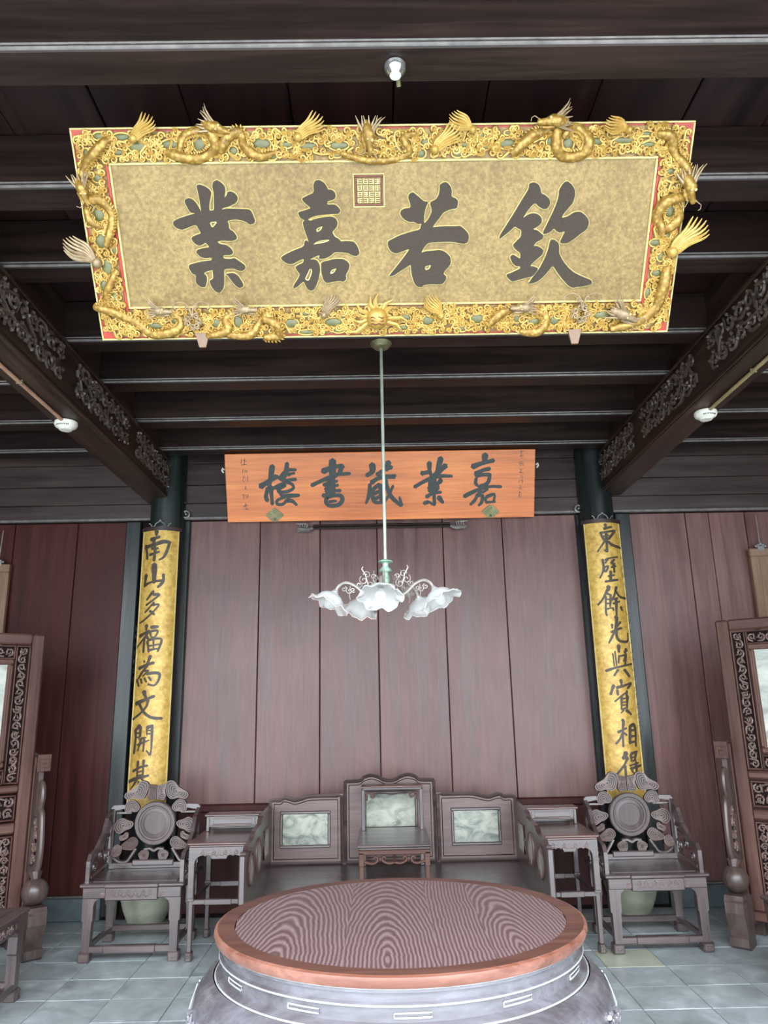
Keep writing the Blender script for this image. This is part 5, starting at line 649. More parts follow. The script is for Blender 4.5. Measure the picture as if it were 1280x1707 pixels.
# ---------------------------------------------------------------- round table
m_, nt, b = mat('cathedral grain tabletop', .33, 0, .6); tc = N_(nt, 'ShaderNodeTexCoord')
oi = N_(nt, 'ShaderNodeObjectInfo')
at_ = N_(nt, 'ShaderNodeAttribute'); at_.attribute_name = 'grain'
sp = N_(nt, 'ShaderNodeSeparateXYZ'); nt.links.new(at_.outputs['Vector'], sp.inputs[0])
ns = noise(nt, tc.outputs['Object'], 3.2, 4, .55, .4)
def math_(op, a, b_=None, c=None):
    n = N_(nt, 'ShaderNodeMath', operation=op)
    for i, q in enumerate((a, b_, c)):
        if q is None: continue
        if isinstance(q, (int, float)): n.inputs[i].default_value = q
        else: nt.links.new(q, n.inputs[i])
    return n.outputs[0]
dd = math_('SQRT', math_('ADD', math_('POWER', math_('ABSOLUTE', sp.outputs[0]), 2), math_('POWER', math_('ABSOLUTE', math_('MULTIPLY', sp.outputs[1], .17)), 2)))
ph = math_('MULTIPLY_ADD', dd, 470, math_('MULTIPLY', ns, 17)); sn = math_('SINE', ph)
fine = noise(nt, coords(nt, (60, 4, 1)), 3, 3)
lv = math_('ADD', math_('MULTIPLY_ADD', sn, .24, .42), math_('MULTIPLY', fine, .25))
r = ramp(nt, lv, [(.2, (.055, .024, .024)), (.55, (.125, .075, .076)), (.9, (.27, .19, .195))]); nt.links.new(r.outputs[0], b.inputs['Base Color']); bump(nt, b, lv, .25, .003)
GRAIN = m_
W_RIM = wood('reddish table rim', (.0480, .0168, .0108), (.0810, .0312, .0216), (.1200, .0540, .0390), 'x', .34, .8, .1)
W_RIME = wood('lighter orange table edge', (.10, .035, .022), (.16, .062, .042), (.24, .11, .08), 'x', .3, .8, .1)  # hue of the rim in a lighter tone
W_TBL = wood('sky tinted table lacquer', (.0600, .0510, .0560), (.1020, .0930, .1050), (.1560, .1500, .1715), 'x', .26, .6, .6)  # sky reflection on the lacquer put into a bluish grey base
TLIT = plain('pale lit beading', (.36, .36, .36), .3, 0, .2, 20)  # highlights on the table beads and slots put into the colour
TX, TY, TZ, TS, TR = .06, 2.955, .853, 1.075, .611
t = thing('round_table', 'large round pedestal table with bold wood grain in the foreground', 'table', (TX, TY, 0))
seams = [(-.6, -.17, -.40, -.55), (-.17, .10, -.05, -.46), (.10, .26, .60, -.2), (.26, .6, .37, -.40)]; RI = .545
for (a_, c_, gx, gy) in seams:
    P = []
    a2, c2 = max(a_, -RI), min(c_, RI); n = 26
    up_ = [(a2+(c2-a2)*i/n) for i in range(n+1)]
    P = [(x, -math.sqrt(max(RI*RI-x*x, 0))) for x in up_]+[(x, math.sqrt(max(RI*RI-x*x, 0))) for x in up_[::-1]]
    Q = [];
    for p in P:
        if not Q or (abs(p[0]-Q[-1][0])+abs(p[1]-Q[-1][1])) > 1e-5: Q.append(p)
    mb = M(); mb.prism([(u*TS, v) for u, v in Q], TZ-.02, TZ-.0005, mp=lambda u, v, d: (u, v, d)); o = mb.build('top_plank', GRAIN, t)
    at = o.data.attributes.new('grain', 'FLOAT_VECTOR', 'POINT')
    for i, vv in enumerate(o.data.vertices): at.data[i].vector = (vv.co.x-gx, vv.co.y-gy, 0)
M().lathe([(RI+.001, TZ-.022), (RI+.001, TZ), (.600, TZ)], 96, sx=TS, cap=False).build('top_rim', W_RIM, t, True)
M().lathe([(.600, TZ), (.609, TZ-.004), (.611, TZ-.015), (.603, TZ-.034), (.598, TZ-.036), (.55, TZ-.036)], 96, sx=TS, cap=False).build('top_edge', W_RIME, t, True)
prof = [(.55, .817), (.594, .816), (.594, .806), (.585, .803), (.583, .780), (.590, .774), (.590, .768), (.582, .764), (.582, .728), (.590, .722), (.598, .716), (.603, .708)]
M().lathe(prof, 96, sx=TS, cap=False).build('waist', W_TBL, t, True)
for zz, rr, th_ in ((.771, .5905, .0028), (.7115, .602, .0036), (.8165, .5955, .0022)):
    M().tube([(rr*math.cos(2*PI*i/96)*TS, rr*math.sin(2*PI*i/96), zz) for i in range(97)], th_, 6, cap=False).build('bead_ring', TLIT, t, True)
for k in range(12):
    a0 = -PI/2+.30+2*PI*k/12-.27; L = [((.5845)*math.cos(a0+.085*i/4)*TS, .5845*math.sin(a0+.085*i/4), .746) for i in range(-4, 5)]
    L2 = [(x, y, z+.006) for x, y, z in L]+[(x, y, z-.006) for x, y, z in L[::-1]]; L2.append(L2[0])
    M().tube(L2, .0026, 5, cap=False).build('waist_slot', TLIT, t, True)
def belly(z):
    pts_ = [(.715, .604), (.70, .630), (.66, .662), (.60, .678), (.54, .674), (.48, .655), (.42, .628)]
    for (za, ra), (zb, rb) in zip(pts_, pts_[1:]):
        if z >= zb: q = (z-zb)/(za-zb); return rb+(ra-rb)*q
    return .628
M().lathe([(belly(z), z) for z in [.712-.008*i for i in range(21)]]+[(.62, .55), (.58, .6), (.58, .70)], 96, sx=TS, cap=False).build('belly_apron', W_TBL, t, True)
for k in range(6):
    ac = -PI/2+PI/6+PI/3*k
    zs = [.56, .5, .44, .36, .27, .18, .10, .05]; rs = [.672, .660, .635, .59, .555, .55, .575, .605]
    ws = [.16, .12, .085, .06, .048, .045, .05, .06]
    V = []; F = []
    for z, r_, w_ in zip(zs, rs, ws):
        for s_, dr in ((-1, 0), (1, 0), (1, -.05), (-1, -.05)):
            V.append(((r_+dr)*math.cos(ac+s_*w_)*TS, (r_+dr)*math.sin(ac+s_*w_), z))
    for i in range(len(zs)-1):
        for j in range(4): F.append([i*4+j, i*4+(j+1) % 4, i*4+4+(j+1) % 4, i*4+4+j])
    F += [[0, 1, 2, 3], [len(V)-1, len(V)-2, len(V)-3, len(V)-4]]
    lo = M().add(V, F).build('leg', W_TBL, t)
    sw = M(); q = spiral(0, .06, .035, 1.2, -PI/2, 1, 12)
    sw.tube([((.60+u)*math.cos(ac)*TS, (.60+u)*math.sin(ac), v) for u, v in q], .014, 6); sw.build('foot_scroll', W_TBL, lo, True)
    # pale bead outlining the opening beside each leg and carved flower spray in the middle of each bay
    am = ac+PI/6; fl_ = M(); rg = random.Random(k)
    def bm(u, v, d): 
        a_ = am+u/.67; r_ = belly(v)+d; return (r_*math.cos(a_)*TS, r_*math.sin(a_), v)
    for i in range(9):
        u = -.16+.04*i; vv = .628-.03*abs(math.sin(i*1.3))-.012*abs(i-4)/4
        for kk in range(5):
            an = 2*PI*kk/5+i; fl_.tube([bm(u+.008*math.cos(an), vv+.008*math.sin(an), .004), bm(u+.022*math.cos(an), vv+.020*math.sin(an), .006)], [.006, .0085], 6)
        fl_.ball(bm(u, vv, .008), .007, n=6, h=4)
        if i < 8: fl_.tube([bm(u+.01+.01*j, vv+.012*math.sin(j*1.5+i), .003) for j in range(4)], .005, 5)
    fl_.build('carved_blossoms', W_TBL, t, True, kind='stuff')
    for s_ in (-1, 1):
        P = [bm(s_*(.35-.10*0), .575, .002), bm(s_*.27, .640, .003), bm(s_*.245, .615, .003), bm(s_*.24, .57, .003)]
        P = [((belly(v)+.003)*math.cos(am+s_*u)*TS, (belly(v)+.003)*math.sin(am+s_*u), v) for u, v in ((.50, .655), (.40, .628), (.36, .60), (.36, .56))]
        M().tube(P, .0034, 6).build('leg_bead', TLIT, lo, True)
M().lathe([(.0, .02), (.56, .02), (.61, .03), (.61, .055), (.55, .06), (.50, .05)], 64, sx=TS, cap=False).build('base_ring', W_TBL, t, True)
# ================================================================ standing screens
def screen(side, label, loc):
    """side=+1: plane runs outwards to +x; local -y is the front"""
    t = thing('standing_screen', label, 'screen', loc, -side*math.radians(40), 'marble standing screens at the two sides'); S_ = side; W = 1.25
    def bx(mb, a, c, *r): mb.box(S_*a, S_*c, *r); return mb
    post = M(); bx(post, 0, .088, -.028, .028, .18, 2.14, .014); post.build('stile', W_SCR, t); post = M(); bx(post, W-.088, W, -.028, .028, .18, 2.14, .012); post.build('stile', W_SCR, t)
    for z0, z1 in ((2.060, 2.14), (1.035, 1.085), (.765, .835), (.18, .245)): q = M(); bx(q, .088, W-.088, -.027, .027, z0, z1, .012); q.build('rail', W_SCRX, t)
    # outer posts that carry the screen
    for a, c in ((-.045, -.003), (W+.003, W+.045)): q = M(); bx(q, a, c, -.022, .022, .1, 1.27, .006); q.build('carrier_post', W_SCR, t)
    def field(a, c, z0, z1, sc, rr, seed):
        b_ = M(); bx(b_, a, c, .004, .012, z0, z1, 0); o = b_.build('shade_backing', W_VOID, t)  # dark sheet added for the shade seen through the open carving
        v_ = M(); vines(v_, a+.006, c-.006, z0+.006, z1-.006, lambda u, v, d: (S_*u, -.002-d, v), sc, rr, seed); v_.build('openwork', W_CARVE, o, True, kind='stuff')
        f = M(); a_, c_ = sorted((S_*a, S_*c)); f.frame(a_-.004, c_+.004, z0-.004, z1+.004, .009, -.024, .01, .003); f.build('inner_frame', W_SCR, o)
    # carved surround of the marble
    field(.100, .190, 1.10, 2.048, .058, .0078, 3); field(W-.190, W-.100, 1.10, 2.048, .058, .0078, 4)
    field(.203, W-.203, 1.960, 2.048, .058, .0078, 5); field(.203, W-.203, 1.10, 1.190, .058, .0078, 6)
    f = M(); a_, c_ = sorted((S_*.203, S_*(W-.203))); f.frame(a_, c_, 1.205, 1.955, .040, -.030, .01, .010); f.frame(a_+.02, c_-.02, 1.225, 1.935, .016, -.034, .0, .005); f.build('marble_frame', W_SCR, t)
    q = M(); bx(q, .225, W-.225, -.012, .008, 1.235, 1.925, .002); q.build('marble_panel', MARBW, t)
    field(.105, .105+(W-.21)/2-.02, .855, 1.015, .072, .0085, 7); field(.105+(W-.21)/2+.02, W-.105, .855, 1.015, .072, .0085, 8)
    field(.100, W-.100, .262, .748, .060, .0082, 9)
    for xx in (-.024, W+.024):
        for sy in (-1, 1):
            # foot block with curved profile
            P = [(.12, 0), (.26, 0), (.29, .02), (.29, .07), (.265, .085), (.29, .15), (.315, .22), (.315, .30), (.30, .325), (.15, .325), (.12, .28)]
            ft = M(); ft.prism([(sy*u, v) for u, v in P], S_*xx-.058, S_*xx+.058, mp=lambda u, v, d: (d, u, v)); fo = ft.build('foot', W_SCRD, t)
            m_ = M(); m_.box(S_*xx-.062, S_*xx+.062, min(sy*.14, sy*.318), max(sy*.14, sy*.318), .285, .298, .003); m_.build('foot_bead', W_SCRD, fo)
            b_ = M(); b_.ball((S_*xx, sy*.215, .412), .086, n=24, h=14); b_.tube([(S_*xx, sy*.215, .485), (S_*xx, sy*.20, .53)], [.03, .045], 8); b_.build('ball', W_SCRD, t, True)
            # standing spandrel above the ball
            O = [(.03, .51), (.12, .50), (.20, .52), (.245, .58), (.262, .68), (.25, .80), (.225, .90), (.19, .935), (.205, .99), (.20, 1.06), (.165, 1.10), (.13, 1.09), (.125, 1.17), (.165, 1.18), (.175, 1.20), (.175, 1.285), (.03, 1.285)]
            I1 = [(.06, .56), (.13, .545), (.19, .58), (.215, .68), (.20, .80), (.17, .87), (.10, .88), (.06, .80)]
            sp_ = M(); sp_.prism([(sy*u, v) for u, v in O], S_*xx-.016, S_*xx+.016, [[(sy*u, v) for u, v in I1]], mp=lambda u, v, d: (d, u, v)); so = sp_.build('spandrel', W_SCRD, t)
            rm = M(); L = [(.12, .50), (.20, .52), (.245, .58), (.262, .68), (.25, .80), (.225, .90), (.185, .935), (.205, .99), (.20, 1.06), (.165, 1.10), (.13, 1.07), (.14, 1.02), (.165, 1.03)]
            rm.tube([(S_*xx, sy*u, v) for u, v in catmull(L, 3)], .019, 8); rm.build('rolled_rim', W_SCRD, so, True)
            vn = M(); vines(vn, .07, .20, .56, .87, lambda u, v, d: (S_*xx, sy*u, v), .075, .0085, 12); vn.build('openwork', W_CARVE, so, True, kind='stuff')
            hd = M(); 
            for sd in (-1, 1):
                sq = [(.055, 1.20), (.055, 1.262), (.15, 1.262), (.15, 1.21), (.085, 1.21), (.085, 1.24), (.12, 1.24)]; hd.tube([(S_*xx+sd*.016, sy*u, v) for u, v in sq], .0045, 5)
            sq = [(-.034, 1.19), (-.034, 1.262), (.034, 1.262), (.034, 1.205), (-.012, 1.205), (-.012, 1.235), (.012, 1.235)]; hd.box(S_*xx-.045, S_*xx+.045, min(sy*.165, sy*.18), max(sy*.165, sy*.18), 1.175, 1.29, .003)
            hd.tube([(S_*xx+u, sy*.182, v-.006) for u, v in sq], .004, 5); hd.build('fret_head', W_SCR, so)
        q = M(); q.box(S_*xx-.04, S_*xx+.04, -.14, .14, .10, .29, .008); q.build('foot_sill', W_SCRD, t)
    q = M(); bx(q, .0, W, -.02, .02, .12, .18, .006); q.build('lower_apron', W_SCRX, t)
    return t
screen(-1, 'tall carved screen with marble panel at the left edge behind a seat', (-2.50, 5.64, 0))
screen(1, 'tall carved screen with marble panel at the right edge beside the right armchair', (2.51, 5.55, 0))

# ---------------------------------------------------------------- hanging panels on the side bays
for nm, x0, x1, z0, z1, lab in (('l', -4.05, -3.16, 1.2, 2.815, 'light brown framed wooden panel hanging on the wall above the left screen'), ('r', 3.235, 4.1, 1.2, 2.835, 'brown framed wooden panel hanging from a clasp above the right screen')):
    t = thing('hanging_panel', lab, 'panel', ((x0+x1)/2, YB-.07, (z0+z1)/2)); hw, hh = (x1-x0)/2, (z1-z0)/2
    f = M(); f.frame(-hw, hw, -hh, hh, .07, -.018, .03, .006); f.build('frame', W_HANG, t)
    M().box(-hw+.06, hw-.06, -.004, .02, -hh+.06, hh-.06, .002).build('board', W_HANG, t)
    for sx in (-1, 1):
        c = M(); cx = sx*(hw-.10); c.box(cx-.03, cx+.03, -.022, -.016, hh-.02, hh+.02, .003)
        for k in range(-2, 3): c.ball((cx+k*.02, -.018, hh+.018+.01*(2-abs(k))), .013, n=8, h=5)
        c.tube([(cx, -.01, hh+.04), (cx+.005, .0, hh+.30)], .004, 6)
        c.build('clasp', IRON, t, True)

# ================================================================ great gilt plaque
t = thing('gilt_plaque', 'huge gold name board with four black characters and dragon frame hanging tilted', 'plaque', (.0513, 2.5884, 3.398)); t.rotation_euler = (math.radians(37.416), 0, 0)
T_ = t
mpp = lambda u, v, d: (u, -d, v)
UW0, UW1, VH = -1.174, 1.178, .390; IU0, IU1, IV0, IV1 = -1.046, 1.051, -.264, .270
M().box(UW0, UW1, -.0, .05, -VH, VH, .004).build('border_ground', RED, t)
M().box(IU0, IU1, -.006, .01, IV0, IV1, .001).build('gold_field', G_PANEL, t)
f = M(); f.frame(IU0-.004, IU1+.004, IV0-.004, IV1+.004, .009, -.014, 0, .003); f.build('field_bead', G_RIM, t)
f = M(); f.box(IU0-.018, IU0-.005, -.008, 0, IV0-.018, IV1+.018, .002); f.build('field_red_line', RED, t); f = M(); f.box(IU1+.005, IU1+.018, -.008, 0, IV0-.018, IV1+.018, .002); f.build('field_red_line', RED, t)
f = M(); f.frame(UW0-.004, UW1+.004, -VH-.004, VH+.004, .007, -.010, .052, .003); f.build('outer_bead', G_RIM, t)
for glyph in BIG:
    ch = M(); rim = M()
    for loops in glyph:
        ch.prism(loops[0], .006, .016, loops[1:], mp=mpp)
        for L in loops: rim.tube([mpp(p[0], p[1], .010) for p in L+[L[0]]], .0048, 5, nrm=(0, 1, 0), cap=False)
    o = ch.build('character', CHAR, t); rim.build('gold_outline', G_RIM, o, True)
# seal
s0, s1 = SEAL[0], SEAL[2]; f = M(); f.frame(s0[0], s1[0], s1[1], s0[1], .008, -.013, -.004, .002); so = f.build('seal_frame', DRED, t)
f = M(); f.frame(s0[0]-.006, s1[0]+.006, s1[1]-.006, s0[1]+.006, .006, -.011, -.004, .002); f.build('seal_outline', G_RIM, so)
f = M(); rg = random.Random(2)
for i in range(4):
    for j in range(4):
        cx = s0[0]+.022+.0225*i; cz = s0[1]-.024-.0225*j
        for k in range(3): f.box(cx-.009, cx+.009, -.0125, -.006, cz-.008+.007*k, cz-.0055+.007*k, 0)
        x = cx+rg.choice((-.008, 0, .008)); f.box(x-.0015, x+.0015, -.0128, -.006, cz-.009, cz+.009, 0); x = cx+rg.choice((-.008, .006)); f.box(x-.0015, x+.0015, -.0126, -.006, cz-.004, cz+.009, 0)
f.build('seal_script', G_RIM, so)
# jade green grounds
for (u, v, ru, rv) in GREEN:
    g = M(); g.ball(mpp(u, v, .006), ru*1.15, .010, rv*1.15, n=16, h=8); o = g.build('jade_inset', GREEN_, t, True)
    g = M(); g.tube([mpp(u+ru*1.16*math.cos(a*PI/9), v+rv*1.16*math.sin(a*PI/9), .010) for a in range(19)], .0042, 5, cap=False); g.build('inset_rim', G_RELIEF, o, True)
# cloud scrolls filling the border
rg = random.Random(8); pts_ = []
f = M(); f.frame(UW0+.012, UW1-.012, -VH+.010, VH-.010, .108, -.004, .002, .001); f.build('gilt_ground', G_GRND, t)
f = M()
for su, uu in ((1, UW0), (-1, UW1)):
    for sv in (1, -1):
        f.add([mpp(uu+su*a, -sv*VH+sv*b, d) for d in (.0065, .0) for a, b in ((.0, .0), (.085, .0), (.0, .06))], [[0, 1, 2], [3, 5, 4], [0, 3, 4, 1], [1, 4, 5, 2], [2, 5, 3, 0]])
f.build('red_corner', RED, t)
def inband(u, v): return (UW0+.014 < u < UW1-.014 and -VH+.014 < v < VH-.014) and not (IU0-.024 < u < IU1+.024 and IV0-.011 < v < IV1+.011)
def ingreen(u, v, k=1.1): return any(((u-a)/(c*k))**2+((v-b)/(d_*k))**2 < 1 for a, b, c, d_ in GREEN)
base_ = M(); cur = M()
tries = 0
while tries < 14000:
    tries += 1; u, v = rg.uniform(UW0, UW1), rg.uniform(-VH, VH)
    if not inband(u, v) or ingreen(u, v, 1.18): continue
    if min(((u-a)**2+(v-b)**2 for a, b in pts_), default=1) < .0155**2: continue
    if (abs(u-UW0) < .045 or abs(u-UW1) < .045) and abs(v) > VH-.035: continue
    pts_.append((u, v))
    base_.ball(mpp(u, v, .004), rg.uniform(.012, .016), .008, rg.uniform(.011, .015), n=8, h=4)
    r_ = rg.uniform(.010, .0165); s = rg.choice((-1, 1)); p = spiral(u, v, r_, 1.35, rg.uniform(0, 6.28), s, 11)
    e = (p[0][0]+(p[0][0]-p[1][0])*2.2, p[0][1]+(p[0][1]-p[1][1])*2.2)
    if inband(*e) and not ingreen(*e, .9): p = [e]+p
    n_ = len(p); cur.tube([mpp(q[0], q[1], .013+.006*i/n_) for i, q in enumerate(p)], [.0058-.0028*i/n_ for i in range(n_)], 5)
base_.build('cloud_ground', G_GRND, t, True, kind='stuff'); cur.build('cloud_scroll', G_RELIEF, t, True, kind='stuff')
# dragons
for flat, r_ in BODIES:
    p = catmull([(flat[i], flat[i+1]) for i in range(0, len(flat), 2)], 6); n_ = len(p); r_ *= 1.0
    R = [r_*(.45+.75*math.sin(PI*min(1, .15+.85*i/n_))**.6) for i in range(n_)]
    mb = M(); mb.tube([mpp(q[0], q[1], .016+.012*math.sin(i*.35)) for i, q in enumerate(p)], R, 10); o = mb.build('dragon_body', G_SCALE, t, True)
    fn = M()
    for i in range(1, n_-1, 1):
        a_, b_ = p[i-1], p[i+1]; tx, ty = b_[0]-a_[0], b_[1]-a_[1]; l = math.hypot(tx, ty) or 1; nx, ny = -ty/l, tx/l
        q = p[i]; fn.tube([mpp(q[0]+nx*R[i]*.7, q[1]+ny*R[i]*.7, .030), mpp(q[0]+nx*R[i]*1.15-tx/l*.006, q[1]+ny*R[i]*1.15-ty/l*.006, .030)], [.0045, .001], 5)
    fn.build('dorsal_fins', G_RELIEF, o, True)
def dirv(a): return math.cos(math.radians(a)), math.sin(math.radians(a))
for k, (u, v, ang, sz) in enumerate(FANS):
    mb = M(); dx, dy = dirv(ang); flip = 1 if dx > 0 else -1
    mb.ball(mpp(u, v, .03), sz*.16, .02, sz*.16, n=10, h=6)
    for i in range(7):
        q = (i-3)/3; P = []; R = []
        for j in range(9):
            s = j/8; al = math.radians(ang+q*(34-16*s)); rr = sz*(.08+(1.0-.12*abs(q))*s)
            wv = sz*.05*math.sin(s*6.0+q)*flip; P.append(mpp(u+rr*math.cos(al)-wv*dy, v+rr*math.sin(al)+wv*dx, .03+.022*s)); R.append(sz*(.060*(1-s)**.6+.012))
        mb.tube(P, R, 6)
    mb.build('flame_tail', G_RELIEF if k not in (1, 5) else G_HORN, t, True)
for k, (u, v, ang, sz) in enumerate(HEADS):
    sz *= 1.25
    dx, dy = dirv(ang); sgn = 1 if dx >= 0 else -1
    def hp(f_, s_, d_): return mpp(u+(f_*dx-s_*dy*sgn)*sz, v+(f_*dy+s_*dx*sgn)*sz, .035+d_*sz)
    mb = M(); mt = G_SCALE if k < 5 else G_HORN
    mb.tube([hp(-.55, -.1, -.1), hp(-.2, .0, .1), hp(.05, .06, .16), hp(.3, .05, .1), hp(.55, .08, .08), hp(.68, .09, .06)], [sz*.2, sz*.27, sz*.25, sz*.16, sz*.13, sz*.09], 9)   # skull and snout
    mb.tube([hp(.0, -.18, .06), hp(.28, -.18, .06), hp(.5, -.13, .06)], [sz*.11, sz*.085, sz*.05], 7)      # lower jaw
    mb.ball(hp(.60, .18, .10), sz*.07, n=7, h=5)
    o = mb.build('dragon_head', mt, t, True)
    e = M(); e.ball(hp(.14, .17, .30), sz*.07, n=8, h=6); e.ball(hp(.10, -.02, .38), sz*.05, n=8, h=6); e.build('eye', G_RIM, o, True)
    h = M()
    for a_, b_ in ((.16, .55), (.05, .40)): h.tube([hp(-.05, a_, .2), hp(-.35, a_+.18, .25), hp(-.6, b_, .3), hp(-.72, b_+.18, .3)], [sz*.06, sz*.05, sz*.035, sz*.012], 6)
    for i in range(6):
        s = -.35+.13*i; h.tube([hp(-.2, s*.6, .12), hp(-.5, s*1.1, .12), hp(-.8, s*1.5+.08*math.sin(i*2), .16)], [sz*.07, sz*.05, sz*.012], 5)
    for P in ([hp(.6, .2, .12), hp(.8, .36, .2), hp(.95, .30, .24), hp(.98, .18, .26)], [hp(.5, -.1, .1), hp(.7, -.3, .2), hp(.6, -.46, .22)]):
        M().tube(P, sz*.022, 5).build('whisker', G_HORN, o, True)
    h.build('horns_and_mane', G_HORN, o, True, kind='stuff')
u, v, _, sz = PEARL
mb = M(); mb.ball(mpp(u, v, .03), sz*1.0, sz*.8, sz*1.0, n=20, h=12); o = mb.build('flaming_pearl', G_RELIEF, t, True)
mb = M()
for i in range(13):
    a = math.radians(-25+230*i/12); L = sz*(1.7+.5*math.sin(i*2.2)+(.7 if abs(i-6) > 4 else 0))
    mb.tube([mpp(u+sz*.8*math.cos(a), v+sz*.8*math.sin(a), .02), mpp(u+L*.8*math.cos(a+.12), v+L*.8*math.sin(a+.12), .028), mpp(u+L*1.15*math.cos(a-.05), v+L*1.15*math.sin(a-.05), .03)], [sz*.28, sz*.2, .001], 6)
mb.build('pearl_flames', G_RELIEF, o, True)
mb = M()
for k in range(3): mb.tube([mpp(u-sz*.6+sz*1.2*i/8, v-sz*.1+sz*.3*(k-1)+sz*.06*math.sin(i*1.6), .03+sz*.72) for i in range(9)], .0025, 5)
mb.build('pearl_wave_lines', DRED, o, True)
for u, v, _, sz in KNOTS:   # wire flower ornaments with antennae
    mb = M()
    for i in range(7):
        a = 2*PI*i/7; p = spiral(u+sz*.32*math.cos(a), v+sz*.32*math.sin(a), sz*.17, 1.3, a, 1 if i % 2 else -1, 12)
        mb.tube([mpp(q[0], q[1], .035) for q in p], .0042, 5)
    for s in (-1, 1):
        P = [(u, v+sz*.2), (u+s*sz*.12, v+sz*.75), (u+s*sz*.45, v+sz*1.0), (u+s*sz*.85, v+sz*.95), (u+s*sz*.98, v+sz*.72), (u+s*sz*.85, v+sz*.66)]
        mb.tube([mpp(a, b, .045) for a, b in catmull(P, 4)], .0028, 5)
        P = spiral(u+s*sz*.22, v+sz*.72, sz*.14, 1.2, 0, s, 12); mb.tube([mpp(a, b, .045) for a, b in P], .0026, 5)
    mb.build('flower_knot', G_HORN, t, True)
for u, v in HOOKS:
    h = M(); h.add([mpp(u-.028, v+.03, -.03), mpp(u+.028, v+.03, -.03), mpp(u+.012, v-.03, .03), mpp(u-.012, v-.03, .03), mpp(u-.028, v+.03, .02), mpp(u+.028, v+.03, .02), mpp(u+.014, v-.024, .04), mpp(u-.014, v-.024, .04)],
       [[0, 1, 2, 3], [4, 5, 6, 7], [0, 1, 5, 4], [1, 2, 6, 5], [2, 3, 7, 6], [3, 0, 4, 7]]); h.build('support_wedge', W_HANG, t)
Ti = Matrix.Translation((.0513, 2.5884, 3.398)) @ Matrix.Rotation(math.radians(37.416), 4, 'X'); Ti.invert()
for x in (-.85, .95): 
    M().tube([Ti @ Vector((x, 2.76, 3.72)), Ti @ Vector((x, 2.70, 3.55)), Ti @ Vector((x, 2.72, 3.36))], .008, 6).build('hanging_rod', IRON, t, True)

# ================================================================ orange name board
t = thing('wooden_plaque', 'orange wooden board with five black characters hung above the daybed', 'plaque', (.04, 6.1775, 3.4175)); t.rotation_euler = (math.radians(24.206), 0, 0)
M().box(-1.337, 1.340, 0, .03, -.2985, .2970, .004).build('board', W_ORANGE, t)
for g in ORANGE: mb = M(); brush(mb, g, mpp, .0, .003, 3); mb.build('character', INK, t)
for g in INS: mb = M(); brush(mb, g, mpp, .0, .0015, 2); mb.build('small_character', INKB, t)
for u in (-1.345, 1.348):
    M().tube([(u, .01, .16), (u*1.012, .01, .175), (u*1.016, .01, .155), (u*1.006, .01, .135)], .007, 6).build('screw_eye', CREAM, t, True)
for u in (-.925, .955):
    mb = M(); P = [(0, -.056), (.03, -.045), (.066, -.012), (.078, .0), (.062, .018), (.03, .045), (.008, .062)]; P = P+[(-a, b) for a, b in P[::-1][:-1]]
    mb.prism([(u+a, -.243+b) for a, b in P], .0, .014, mp=mpp); o = mb.build('brass_bracket_plate', METAL, t)
    s = M()
    for a, b in ((0, -.034), (.04, 0), (-.04, 0), (0, .034)): s.tube([mpp(u+a+.013*math.cos(q*PI/5), -.243+b+.013*math.sin(q*PI/5), .015) for q in range(11)], .003, 5, cap=False)
    s.ball(mpp(u, -.243-.034, .016), .011, n=8, h=5); s.build('stud', METAL, o, True)
t = thing('dragon_rail', 'slim dark rail with dragon head ends under the orange board', 'rail', (.045, YB-.075, 3.088))
M().tube([(-.62, 0, 0), (.62, 0, 0)], .013, 6).tube([(-.60, -.008, .02), (.60, -.008, .02)], .008, 6).build('bar', W_CEIL, t, True)
for sx in (-1, 1):
    mb = M(); mb.tube([(sx*.60, 0, 0), (sx*.65, 0, -.018), (sx*.70, -.005, -.012), (sx*.74, 0, -.01)], [.014, .022, .024, .012], 7)
    for k in range(4): mb.tube([(sx*(.66+.02*k), 0, .0), (sx*(.65+.02*k), -.01, .03), (sx*(.675+.025*k), -.01, .04)], .006, 5)
    mb.tube([(sx*.70, 0, -.02), (sx*.74, 0, -.035)], .007, 5); mb.build('dragon_end', W_BEADL, t, True)

